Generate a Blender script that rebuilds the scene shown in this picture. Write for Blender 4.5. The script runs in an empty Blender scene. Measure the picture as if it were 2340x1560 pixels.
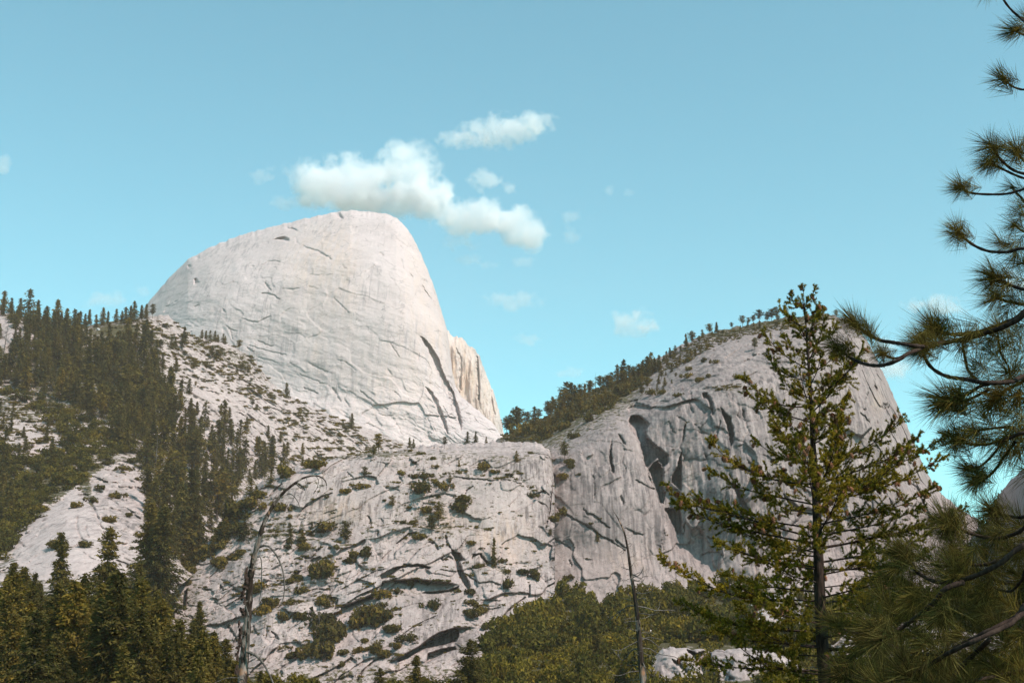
import bpy, math, random
import numpy as np

# ------------------------------------------------------------------ camera, sky, sun, exposure
SC = bpy.context.scene
COL = SC.collection
CAM = np.array([0.0, 0.0, 1.7])
PITCH = math.radians(14.0)
FPX = 3048.0                                   # focal length in photograph pixels (2340 wide)
cam_data = bpy.data.cameras.new('camera')
cam_data.sensor_fit = 'HORIZONTAL'
cam_data.angle = 2 * math.atan(1170 / FPX)
cam_data.clip_start = 0.1
cam_data.clip_end = 60000
cam = bpy.data.objects.new('camera', cam_data)
cam.location = CAM
cam.rotation_euler = (math.radians(90) + PITCH, 0, 0)
COL.objects.link(cam)
SC.camera = cam

SUN_AZ, SUN_EL = math.radians(52), math.radians(49)   # azimuth: to the right of straight behind the camera
SUN_DIR = (math.sin(SUN_AZ) * math.cos(SUN_EL), -math.cos(SUN_AZ) * math.cos(SUN_EL), math.sin(SUN_EL))
world = bpy.data.worlds.new('World')
SC.world = world
world.use_nodes = True
wn = world.node_tree
wn.nodes.clear()
sky = wn.nodes.new('ShaderNodeTexSky')
sky.sky_type = 'NISHITA'
sky.sun_disc = False
sky.sun_elevation = SUN_EL
sky.sun_rotation = math.atan2(SUN_DIR[0], SUN_DIR[1])
sky.altitude = 1800
sky.air_density = 1.0
sky.dust_density = 1.2
sky.ozone_density = 1.0
tint = wn.nodes.new('ShaderNodeMix')
tint.data_type = 'RGBA'
tint.blend_type = 'MULTIPLY'
tint.inputs['Factor'].default_value = 1.0
tint.inputs[7].default_value = (0.82, 1.48, 1.15, 1)
bg = wn.nodes.new('ShaderNodeBackground')
bg.inputs['Strength'].default_value = 0.15
wo = wn.nodes.new('ShaderNodeOutputWorld')
wn.links.new(sky.outputs[0], tint.inputs[6])
wn.links.new(tint.outputs[2], bg.inputs['Color'])
wn.links.new(bg.outputs[0], wo.inputs['Surface'])

sun_data = bpy.data.lights.new('sun', 'SUN')
sun_data.energy = 4.5
sun_data.angle = math.radians(0.5)
sun_data.color = (1.0, 0.92, 0.86)
sun = bpy.data.objects.new('sun', sun_data)
from mathutils import Vector
sun.rotation_euler = Vector(SUN_DIR).to_track_quat('Z', 'Y').to_euler()
sun.location = (50, -50, 100)
COL.objects.link(sun)

vs = SC.view_settings
vs.view_transform = 'Standard'
vs.look = 'None'
vs.gamma = 1.0
vs.use_curve_mapping = False
vs.exposure = 0.38
SC.cycles.max_bounces = 12
SC.cycles.diffuse_bounces = 3
SC.cycles.transparent_max_bounces = 16
SC.cycles.volume_bounces = 12
SC.cycles.volume_step_rate = 0.5
SC.cycles.use_adaptive_sampling = True
SC.cycles.adaptive_threshold = 0.02

RNG = np.random.default_rng(11)
random.seed(11)

# ------------------------------------------------------------------ helpers
def ray(x, y):
    """photo pixel -> direction with unit depth along world Y"""
    x = np.asarray(x, float); y = np.asarray(y, float)
    a = (x - 1170) / FPX
    b = (780 - y) / FPX
    dy = math.cos(PITCH) - b * math.sin(PITCH)
    dz = math.sin(PITCH) + b * math.cos(PITCH)
    return a / dy, dz / dy

def at(x, y, Y):
    dx, dz = ray(x, y)
    Y = np.asarray(Y, float)
    return np.stack(np.broadcast_arrays(CAM[0] + dx * Y, Y, CAM[2] + dz * Y), -1)

def Z(ox, oy, s, pts):
    return [(ox + px / s, oy + py / s) for px, py in pts]

_perm = np.random.default_rng(3).permutation(256).astype(np.int64)
_perm = np.concatenate([_perm, _perm])
_g = np.array([[1,1,0],[-1,1,0],[1,-1,0],[-1,-1,0],[1,0,1],[-1,0,1],[1,0,-1],[-1,0,-1],
               [0,1,1],[0,-1,1],[0,1,-1],[0,-1,-1],[1,1,0],[-1,1,0],[0,-1,1],[0,-1,-1]], float)

def perlin(p):
    i = np.floor(p).astype(np.int64)
    f = p - i
    i &= 255
    u = f * f * f * (f * (f * 6 - 15) + 10)
    out = 0
    for cx in (0, 1):
        wx = u[:, 0] if cx else 1 - u[:, 0]
        for cy in (0, 1):
            wy = u[:, 1] if cy else 1 - u[:, 1]
            for cz in (0, 1):
                wz = u[:, 2] if cz else 1 - u[:, 2]
                h = _perm[_perm[_perm[(i[:, 0] + cx) & 255] + ((i[:, 1] + cy) & 255)] + ((i[:, 2] + cz) & 255)] & 15
                g = _g[h]
                d = g[:, 0] * (f[:, 0] - cx) + g[:, 1] * (f[:, 1] - cy) + g[:, 2] * (f[:, 2] - cz)
                out = out + wx * wy * wz * d
    return out

def fbm(p, octaves=4, gain=0.5, lac=2.03):
    a, s, out = 1.0, 1.0, 0
    for k in range(octaves):
        out = out + a * perlin(p * s + 17.3 * k)
        a *= gain; s *= lac
    return out

def sstep(a, b, x):
    t = np.clip((x - a) / (b - a), 0, 1)
    return t * t * (3 - 2 * t)

def plates(n, k, edge=0.2):
    """stepped sheets: exfoliation ledges where the noise crosses its levels"""
    v = n * k
    fl = np.floor(v)
    return (fl + sstep(1 - edge, 1, v - fl)) / k

def blocks(u, v, seed):
    """jointed rock: each cell of a warped pattern is a slab with its own set-back and tilt; also the distance to the joint"""
    iu = np.floor(u).astype(np.int64); iv = np.floor(v).astype(np.int64)
    f1 = np.full(u.shape, 9.0); f2 = np.full(u.shape, 9.0)
    val = np.zeros(u.shape)
    def h(a, b, k):
        return _perm[(_perm[(a + 31 * k + seed) & 255] + b) & 255] / 255.0
    for du in (-1, 0, 1):
        for dv in (-1, 0, 1):
            a = iu + du; b = iv + dv
            cu = a + h(a, b, 1); cv = b + h(a, b, 2)
            d = np.hypot(u - cu, v - cv)
            off = (h(a, b, 3) - 0.5) * 2 + (u - cu) * (h(a, b, 4) - 0.5) * 2.2 + (v - cv) * (h(a, b, 5) - 0.5) * 2.2
            m = d < f1
            f2 = np.where(m, f1, np.minimum(f2, d))
            val = np.where(m, off, val)
            f1 = np.where(m, d, f1)
    return val, f2 - f1

def seg_dist(x, y, pts, closed=False):
    pts = list(pts) + ([pts[0]] if closed else [])
    best = np.full(x.shape, 1e9)
    along = np.zeros(x.shape)
    tot = 0
    for (x0, y0), (x1, y1) in zip(pts[:-1], pts[1:]):
        dx, dy = x1 - x0, y1 - y0
        L2 = dx * dx + dy * dy + 1e-9
        t = np.clip(((x - x0) * dx + (y - y0) * dy) / L2, 0, 1)
        d = np.hypot(x - x0 - t * dx, y - y0 - t * dy)
        m = d < best
        best = np.where(m, d, best)
        along = np.where(m, tot + t * math.sqrt(L2), along)
        tot += math.sqrt(L2)
    return best, along / max(tot, 1e-6)

def inside(x, y, poly):
    r = np.zeros(x.shape, bool)
    n = len(poly)
    for i in range(n):
        x0, y0 = poly[i]; x1, y1 = poly[(i + 1) % n]
        c = (y0 > y) != (y1 > y)
        xi = (x1 - x0) * (y - y0) / ((y1 - y0) if abs(y1 - y0) > 1e-9 else 1e-9) + x0
        r ^= c & (x < xi)
    return r

def carve(X, Y, cracks, recesses):
    """metres to push the rock back: traced joints and alcoves"""
    out = np.zeros(X.shape)
    step = np.zeros(X.shape)
    wob = fbm(np.stack([X.ravel() / 9, Y.ravel() / 9, 0 * X.ravel()], 1), 2).reshape(X.shape)
    for pts, w, depth in cracks:
        xs = [p[0] for p in pts]; ys = [p[1] for p in pts]
        m = (X > min(xs) - 34) & (X < max(xs) + 34) & (Y > min(ys) - 34) & (Y < max(ys) + 34)
        if not m.any():
            continue
        xx = X[m] + 2.0 * wob[m]; yy = Y[m] - 2.0 * wob[m]
        d, al = seg_dist(xx, yy, pts)
        px_ = np.array([p[0] for p in pts]); py_ = np.array([p[1] for p in pts])
        if abs(px_[-1] - px_[0]) > abs(py_[-1] - py_[0]):
            o_ = np.argsort(px_); below = yy - np.interp(xx, px_[o_], py_[o_])
        else:
            o_ = np.argsort(py_); below = np.interp(yy, py_[o_], px_[o_]) - xx
        tap = np.sin(np.clip(al, 0.0, 1.0) * math.pi) ** 0.6
        step[m] = np.maximum(step[m], 0.42 * depth * tap * sstep(-0.8, 0.8, below) * np.exp(-d / 10))
        ww = w * (0.55 + 0.75 * np.sin(np.clip(al, 0.03, 0.97) * math.pi)) * (1 + 0.8 * wob[m])
        ww = np.maximum(ww, 0.5)
        out[m] = np.maximum(out[m], depth * (1 - sstep(0.35 * ww, ww + 0.6, d)))
    for poly, depth in recesses:
        xs = [p[0] for p in poly]; ys = [p[1] for p in poly]
        m = (X > min(xs) - 6) & (X < max(xs) + 6) & (Y > min(ys) - 6) & (Y < max(ys) + 6)
        if not m.any():
            continue
        xx = X[m] + 1.6 * wob[m]; yy = Y[m] - 1.6 * wob[m]
        ins = inside(xx, yy, poly)
        d, _ = seg_dist(xx, yy, poly, True)
        out[m] = np.maximum(out[m], np.where(ins, depth * sstep(0, 3.5, d), 0))
    return np.maximum(out, step)

def mesh_from(name, V, faces4=None, faces3=None, smooth=False):
    me = bpy.data.meshes.new(name)
    V = np.asarray(V, np.float32)
    me.vertices.add(len(V))
    me.vertices.foreach_set('co', V.ravel())
    loops = []
    starts = []
    tot = 0
    n4 = 0 if faces4 is None else len(faces4)
    n3 = 0 if faces3 is None else len(faces3)
    if n4:
        loops.append(np.asarray(faces4, np.int32).ravel())
    if n3:
        loops.append(np.asarray(faces3, np.int32).ravel())
    L = np.concatenate(loops)
    st = np.concatenate([np.arange(n4) * 4, n4 * 4 + np.arange(n3) * 3]).astype(np.int32)
    me.loops.add(len(L))
    me.loops.foreach_set('vertex_index', L)
    me.polygons.add(n4 + n3)
    me.polygons.foreach_set('loop_start', st)
    me.update(calc_edges=True)
    if smooth:
        me.polygons.foreach_set('use_smooth', np.ones(n4 + n3, bool))
    me.validate()
    return me

def link(name, me, mat=None, parent=None, loc=None):
    o = bpy.data.objects.new(name, me)
    if mat is not None and me is not None and not me.materials:
        me.materials.append(mat)
    COL.objects.link(o)
    if parent is not None:
        o.parent = parent
    if loc is not None:
        o.location = loc
    return o

def tag(o, label=None, cat=None, group=None, kind=None):
    if label: o['label'] = label
    if cat: o['category'] = cat
    if group: o['group'] = group
    if kind: o['kind'] = kind
    return o

def attr(me, name, vals):
    a = me.attributes.new(name, 'FLOAT', 'POINT')
    a.data.foreach_set('value', np.asarray(vals, np.float32).ravel())

# ------------------------------------------------------------------ materials
class NT:
    def __init__(self, name):
        self.mat = bpy.data.materials.new(name)
        self.mat.use_nodes = True
        self.t = self.mat.node_tree
        self.t.nodes.clear()
    def n(self, kind, **kw):
        nd = self.t.nodes.new(kind)
        for k, v in kw.items():
            setattr(nd, k, v)
        return nd
    def l(self, a, b):
        self.t.links.new(a, b)
    def mix(self, blend, fac, a, b):
        m = self.n('ShaderNodeMix', data_type='RGBA', blend_type=blend)
        for sock, v in ((m.inputs[0], fac), (m.inputs[6], a), (m.inputs[7], b)):
            if hasattr(v, 'is_linked'):
                self.l(v, sock)
            elif isinstance(v, (int, float)):
                sock.default_value = v
            else:
                sock.default_value = (*v, 1) if len(v) == 3 else v
        return m.outputs[2]
    def math(self, op, a, b=0.0):
        m = self.n('ShaderNodeMath', operation=op)
        for s, v in ((m.inputs[0], a), (m.inputs[1], b)):
            if hasattr(v, 'is_linked'):
                self.l(v, s)
            else:
                s.default_value = v
        return m.outputs[0]
    def noise(self, vec, scale, detail=4, rough=0.55, dist=0.0):
        nd = self.n('ShaderNodeTexNoise')
        nd.inputs['Scale'].default_value = scale
        nd.inputs['Detail'].default_value = detail
        nd.inputs['Roughness'].default_value = rough
        nd.inputs['Distortion'].default_value = dist
        self.l(vec, nd.inputs['Vector'])
        return nd.outputs['Fac']
    def ramp(self, fac, stops):
        r = self.n('ShaderNodeValToRGB')
        e = r.color_ramp.elements
        while len(e) < len(stops):
            e.new(0.5)
        for el, (p, c) in zip(e, stops):
            el.position = p
            el.color = (c, c, c, 1) if isinstance(c, (int, float)) else (*c, 1)
        self.l(fac, r.inputs[0])
        return r.outputs[0]
    def mapping(self, vec, scale, rot=(0, 0, 0)):
        m = self.n('ShaderNodeMapping')
        m.inputs['Scale'].default_value = scale
        m.inputs['Rotation'].default_value = rot
        self.l(vec, m.inputs['Vector'])
        return m.outputs[0]
    def out(self, shader):
        o = self.n('ShaderNodeOutputMaterial')
        self.l(shader, o.inputs['Surface'])
        return self.mat

def rock_material(name, light, mid, dark, m, streak=0.5, warm=(0.55, 0.42, 0.3), soil=(0.045, 0.036, 0.016), speck=0.5, bump=1.0, joints=0.75):
    """granite: m = metres that one photograph pixel spans there"""
    t = NT(name)
    pos = t.n('ShaderNodeNewGeometry').outputs['Position']
    big = t.noise(pos, 1 / (90 * m), 5, 0.6)
    col = t.mix('MIX', t.ramp(big, [(0.32, 0.0), (0.68, 1.0)]), mid, light)
    # water streaks run straight down the face
    sv = t.mapping(pos, (1 / (8 * m), 1 / (40 * m), 1 / (190 * m)))
    st = t.noise(sv, 1.0, 4, 0.62)
    where = t.noise(pos, 1 / (130 * m), 3, 0.5)
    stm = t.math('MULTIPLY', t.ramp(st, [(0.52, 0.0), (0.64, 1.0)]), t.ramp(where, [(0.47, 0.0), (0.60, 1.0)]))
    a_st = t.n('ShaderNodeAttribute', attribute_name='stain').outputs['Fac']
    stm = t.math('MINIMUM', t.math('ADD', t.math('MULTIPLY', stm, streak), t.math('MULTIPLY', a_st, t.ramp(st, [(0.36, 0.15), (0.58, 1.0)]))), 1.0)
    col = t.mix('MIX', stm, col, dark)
    sw = t.mapping(pos, (1 / (9 * m), 1 / (40 * m), 1 / (110 * m)))
    st2 = t.noise(sw, 1.0, 3, 0.6)
    a_w = t.n('ShaderNodeAttribute', attribute_name='warm').outputs['Fac']
    col = t.mix('MIX', t.math('MULTIPLY', a_w, t.ramp(st2, [(0.38, 0.1), (0.62, 1.0)])), col, warm)
    # pale scars and dark lichen specks
    sc = t.noise(pos, 1 / (16 * m), 5, 0.7, 0.6)
    col = t.mix('MIX', t.ramp(sc, [(0.56, 0.0), (0.72, 0.5)]), col, tuple(min(0.9, c * 1.18) for c in light))
    sp = t.noise(pos, 1 / (3.2 * m), 4, 0.75)
    col = t.mix('MULTIPLY', speck, col, t.ramp(sp, [(0.30, 0.45), (0.50, 1.0)]))
    # hairline joints, dark with lichen, broken up so that only stretches of them show
    for rot, sc_, seed in ((0.6, 60, 0.0), (-0.5, 26, 40.0)):
        wn_ = t.n('ShaderNodeTexNoise'); wn_.inputs['Scale'].default_value = 1 / (22 * m); wn_.inputs['Detail'].default_value = 4
        t.l(pos, wn_.inputs['Vector'])
        off = t.n('ShaderNodeVectorMath', operation='MULTIPLY_ADD')
        t.l(wn_.outputs['Color'], off.inputs[0]); off.inputs[1].default_value = (14 * m,) * 3; t.l(pos, off.inputs[2])
        mv = t.mapping(off.outputs[0], (1, 0.6, 2.2), (0, rot, 0))
        vo = t.n('ShaderNodeTexVoronoi', feature='DISTANCE_TO_EDGE')
        vo.inputs['Scale'].default_value = 1 / (sc_ * m)
        t.l(mv, vo.inputs['Vector'])
        ln = t.ramp(vo.outputs['Distance'], [(0.0, 1.0), (0.9 / sc_, 0.0)])
        wh = t.noise(pos, 1 / ((sc_ * 0.8) * m), 2, 0.5)
        col = t.mix('MIX', t.math('MULTIPLY', ln, t.ramp(wh, [(0.52, 0.0), (0.60, joints)])), col, tuple(x * 0.5 for x in dark))
    a_s = t.n('ShaderNodeAttribute', attribute_name='soil').outputs['Fac']
    sn = t.noise(t.mapping(pos, (1, 0.6, 1.8)), 1 / (14 * m), 6, 0.7)
    sm = t.ramp(t.math('ADD', a_s, t.math('MULTIPLY', t.math('SUBTRACT', sn, 0.5), 2.6)), [(0.48, 0.0), (0.66, 1.0)])
    sc2 = t.mix('MIX', t.noise(pos, 1 / (5 * m), 3), soil, tuple(c * 1.9 for c in soil))
    col = t.mix('MIX', sm, col, sc2)
    b1 = t.noise(pos, 1 / (9 * m), 7, 0.68, 0.3)
    bump_n = t.n('ShaderNodeBump')
    bump_n.inputs['Strength'].default_value = 0.5
    bump_n.inputs['Distance'].default_value = 2.6 * m * bump
    t.l(b1, bump_n.inputs['Height'])
    p = t.n('ShaderNodeBsdfPrincipled')
    p.inputs['Roughness'].default_value = 0.92
    p.inputs['Specular IOR Level'].default_value = 0.15
    t.l(col, p.inputs['Base Color'])
    t.l(bump_n.outputs[0], p.inputs['Normal'])
    return t.out(p.outputs[0])

def leaf_material(name, a, b, c, trans=0.25):
    t = NT(name)
    rnd = t.n('ShaderNodeNewGeometry').outputs['Random Per Island']
    obj = t.n('ShaderNodeObjectInfo').outputs['Random']
    col = t.ramp(rnd, [(0.0, a), (0.55, b), (1.0, c)])
    col = t.mix('MULTIPLY', 1.0, col, t.ramp(obj, [(0.0, (0.62, 0.66, 0.72)), (0.5, (1, 1, 1)), (1.0, (1.38, 1.24, 0.95))]))
    pos = t.n('ShaderNodeNewGeometry').outputs['Position']
    pn = t.noise(pos, 0.07, 2, 0.5)
    col = t.mix('MULTIPLY', 1.0, col, t.ramp(pn, [(0.35, (0.70, 0.74, 0.80)), (0.5, (1, 1, 1)), (0.65, (1.28, 1.18, 0.95))]))
    d = t.n('ShaderNodeBsdfDiffuse')
    t.l(col, d.inputs['Color'])
    tr = t.n('ShaderNodeBsdfTranslucent')
    t.l(col, tr.inputs['Color'])
    ms = t.n('ShaderNodeMixShader')
    ms.inputs[0].default_value = trans
    t.l(d.outputs[0], ms.inputs[1]); t.l(tr.outputs[0], ms.inputs[2])
    return t.out(ms.outputs[0])

def bark_material(name, a, b, scale, stretch=0.15):
    t = NT(name)
    pos = t.n('ShaderNodeTexCoord').outputs['Object']
    v = t.mapping(pos, (scale, scale, scale * stretch))
    n1 = t.noise(v, 1.0, 5, 0.65)
    col = t.mix('MIX', t.ramp(n1, [(0.40, 0.0), (0.60, 1.0)]), a, b)
    bm = t.n('ShaderNodeBump')
    bm.inputs['Strength'].default_value = 0.6
    bm.inputs['Distance'].default_value = 0.6 / scale
    t.l(n1, bm.inputs['Height'])
    p = t.n('ShaderNodeBsdfPrincipled')
    p.inputs['Roughness'].default_value = 0.9
    p.inputs['Specular IOR Level'].default_value = 0.1
    t.l(col, p.inputs['Base Color']); t.l(bm.outputs[0], p.inputs['Normal'])
    return t.out(p.outputs[0])

M_DOME = rock_material('dome_granite', (0.548, 0.442, 0.425), (0.474, 0.380, 0.363), (0.337, 0.278, 0.273), 0.8, 0.95, (0.570, 0.411, 0.328), speck=0.22, bump=0.8)
M_RIB = rock_material('rib_granite', (0.569, 0.471, 0.429), (0.486, 0.397, 0.362), (0.258, 0.228, 0.222), 0.85, 0.5, (0.558, 0.367, 0.241), speck=0.25, bump=0.5)
M_SLOPE = rock_material('slope_granite', (0.510, 0.398, 0.368), (0.403, 0.314, 0.292), (0.185, 0.149, 0.140), 0.3, 0.5, (0.489, 0.344, 0.262), (0.045, 0.036, 0.016))
M_CLIFF = rock_material('cliff_granite', (0.480, 0.372, 0.342), (0.358, 0.278, 0.258), (0.142, 0.110, 0.103), 0.2, 0.7, (0.500, 0.330, 0.234), (0.05, 0.04, 0.018), bump=0.8)
M_WALL = rock_material('wall_granite', (0.402, 0.310, 0.285), (0.290, 0.224, 0.208), (0.136, 0.108, 0.103), 0.23, 0.75, (0.456, 0.312, 0.225), (0.05, 0.04, 0.018), bump=0.6)
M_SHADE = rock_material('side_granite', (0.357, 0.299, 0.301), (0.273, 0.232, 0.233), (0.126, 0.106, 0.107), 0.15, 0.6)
M_CONIFER = leaf_material('conifer_needles', (0.066, 0.050, 0.018), (0.122, 0.093, 0.026), (0.195, 0.145, 0.040), 0.38)
M_SHRUB = leaf_material('shrub_leaves', (0.066, 0.048, 0.016), (0.120, 0.088, 0.023), (0.19, 0.135, 0.034), 0.3)
M_BRUSH = leaf_material('brush_leaves', (0.058, 0.046, 0.013), (0.110, 0.088, 0.020), (0.18, 0.14, 0.030), 0.33)
M_DRY = leaf_material('dry_needles', (0.07, 0.035, 0.018), (0.11, 0.055, 0.028), (0.17, 0.09, 0.05))
M_FIR = leaf_material('fir_needles', (0.075, 0.060, 0.013), (0.17, 0.138, 0.022), (0.31, 0.25, 0.040), 0.45)
M_PINE = leaf_material('pine_needles', (0.046, 0.035, 0.015), (0.085, 0.068, 0.022), (0.19, 0.16, 0.053), 0.3)
M_BARK = bark_material('brown_bark', (0.022, 0.013, 0.010), (0.055, 0.034, 0.026), 30)
M_FARBARK = bark_material('far_bark', (0.07, 0.05, 0.038), (0.16, 0.12, 0.095), 2)
M_GREYWOOD = bark_material('weathered_wood', (0.06, 0.045, 0.038), (0.17, 0.14, 0.12), 14, 0.08)
M_CONE = bark_material('cone_scales', (0.17, 0.07, 0.04), (0.34, 0.155, 0.085), 60, 1.0)
M_BOULDER = rock_material('boulder_granite', (0.50, 0.47, 0.46), (0.38, 0.36, 0.35), (0.2, 0.18, 0.17), 0.12, 0.2)
def ground_material():
    t = NT('forest_ground')
    pos = t.n('ShaderNodeNewGeometry').outputs['Position']
    col = t.mix('MIX', t.noise(pos, 0.08, 5), (0.035, 0.028, 0.014), (0.085, 0.065, 0.035))
    p = t.n('ShaderNodeBsdfDiffuse')
    t.l(col, p.inputs['Color'])
    return t.out(p.outputs[0])
M_GROUND = ground_material()

# ------------------------------------------------------------------ terrain
class Massif:
    """a rock mass: columns follow its skyline, each column climbs from foot to crest and goes over the back"""
    def __init__(self, name, top, bot, nx, ny, depth, relief, mat, back=(200, 120), jitter=1.5, stain=None, warm=None, soil=None, label=None, pw=1.0, soften=0):
        top = np.array(top, float)
        seg = np.hypot(np.diff(top[:, 0]), np.diff(top[:, 1]) * 0.55)
        s = np.concatenate([[0], np.cumsum(seg)])
        u = np.linspace(0, s[-1], nx)
        xs = np.interp(u, s, top[:, 0])
        yt = np.interp(u, s, top[:, 1])
        k = np.stack([xs / 9, yt / 9, 0 * xs + hash(name) % 7], 1) if False else np.stack([xs / 16, yt / 16, 0 * xs + len(name)], 1)
        yt0 = yt
        yt = yt + jitter * fbm(k, 4, 0.6) * 1.6
        b = np.array(bot, float)
        yb = np.interp(xs, b[:, 0], b[:, 1])
        yb = np.maximum(yb, yt + 2)
        tt = 1 - (1 - np.linspace(0, 1, ny)) ** pw
        X = np.repeat(xs[None], ny, 0)
        Y = yb[None] + (yt - yb)[None] * tt[:, None]
        yb0 = np.maximum(np.interp(xs, b[:, 0], b[:, 1]), yt0 + 2)
        Yu = yb0[None] + (yt0 - yb0)[None] * tt[:, None]
        d_top, _ = seg_dist(X, Yu, [tuple(p) for p in top])
        Y = Yu + (yt - yt0)[None] * np.exp(-((1 - tt)[:, None] * (yb0 - yt0)[None]) / 9)   # only the skyline is ragged
        yb = yb0
        D = depth(X, Yu, d_top)
        if soften:
            def box(M, r, ax):
                M = np.moveaxis(M, ax, 0)
                pad = np.concatenate([np.repeat(M[:1], r, 0), M, np.repeat(M[-1:], r, 0)])
                cs = np.concatenate([np.zeros((1,) + M.shape[1:]), np.cumsum(pad, 0)])
                return np.moveaxis((cs[2 * r + 1:] - cs[:-2 * r - 1]) / (2 * r + 1), 0, ax)
            S = D
            for q in range(3):
                S = box(box(S, soften, 0), soften, 1)
            wgt = sstep(3, 45, d_top)
            D = D * (1 - wgt) + S * wgt
        P0 = at(X, Y, D)
        rel = relief(X, Y, P0, d_top)
        D2 = D - rel
        P = at(X, Y, D2)
        self.xs, self.yb, self.yt, self.tt, self.P = xs, yb, yt, tt, P
        rows = [P]
        crest = P[-1]
        for f in (0.04, 0.12, 0.3, 0.65, 1.0):
            q = crest.copy()
            q[:, 1] += back[0] * f
            q[:, 2] -= back[1] * f * f
            q[:, 0] *= 1 + 0.5 * back[0] * f / np.maximum(crest[:, 1], 1)
            rows.append(q[None])
        V = np.concatenate(rows, 0)
        nr = V.shape[0]
        idx = np.arange(nr * nx).reshape(nr, nx)
        F = np.stack([idx[:-1, :-1], idx[:-1, 1:], idx[1:, 1:], idx[1:, :-1]], -1).reshape(-1, 4)
        me = mesh_from(name, V.reshape(-1, 3), F, smooth=True)
        def put(nm, fn):
            v = np.zeros((nr, nx))
            if fn is not None:
                v[:ny] = fn(X, Y)
                v[ny:] = v[ny - 1]
            attr(me, nm, v)
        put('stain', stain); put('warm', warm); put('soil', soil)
        self.obj = tag(link(name, me, mat), label, None, None, 'structure')
    def spot(self, x, y):
        """point of the surface seen at a photograph pixel"""
        c = int(np.clip(np.searchsorted(self.xs, x), 0, len(self.xs) - 1))
        t = (y - self.yb[c]) / (self.yt[c] - self.yb[c])
        r = int(np.clip(np.searchsorted(self.tt, np.clip(t, 0, 1)), 0, len(self.tt) - 1))
        return self.P[r, c]

def blob(X, Y, cx, cy, rx, ry):
    return np.exp(-(((X - cx) / rx) ** 2 + ((Y - cy) / ry) ** 2))

def pts3(P, sx, sy=None, sz=None):
    q = P.reshape(-1, 3)
    return q / np.array([sx, sy or sx, sz or sx])

def polymask(X, Y, polys, soft=12):
    out = np.zeros(X.shape)
    for poly, w in polys:
        xs = [p[0] for p in poly]; ys = [p[1] for p in poly]
        m = (X > min(xs) - 1) & (X < max(xs) + 1) & (Y > min(ys) - 1) & (Y < max(ys) + 1)
        if not m.any():
            continue
        ins = inside(X[m], Y[m], poly)
        d, _ = seg_dist(X[m], Y[m], poly, True)
        out[m] = np.maximum(out[m], np.where(ins, w * sstep(0, soft, d), 0))
    return out

# ground sheet to the horizon
def build_ground():
    rr = np.array([0, 5, 12, 25, 45, 70, 100, 130, 180, 300, 600, 1200, 2500, 5000, 12000, 40000.0])
    na = 72
    V = [(0, 0, 0)]
    for r in rr[1:]:
        for k in range(na):
            a = 2 * math.pi * k / na
            z = -16 * float(sstep(45, 130, np.array(r))) + (0.25 * math.sin(3.1 * a + r) if r < 60 else 0)
            V.append((r * math.cos(a), r * math.sin(a), z))
    f3 = [(0, 1 + k, 1 + (k + 1) % na) for k in range(na)]
    f4 = []
    for j in range(len(rr) - 2):
        for k in range(na):
            a = 1 + j * na + k; b = 1 + j * na + (k + 1) % na
            f4.append((a, a + na, b + na, b))
    me = mesh_from('ground', V, f4, f3, True)
    tag(link('ground', me, M_GROUND), kind='structure')
build_ground()

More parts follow.
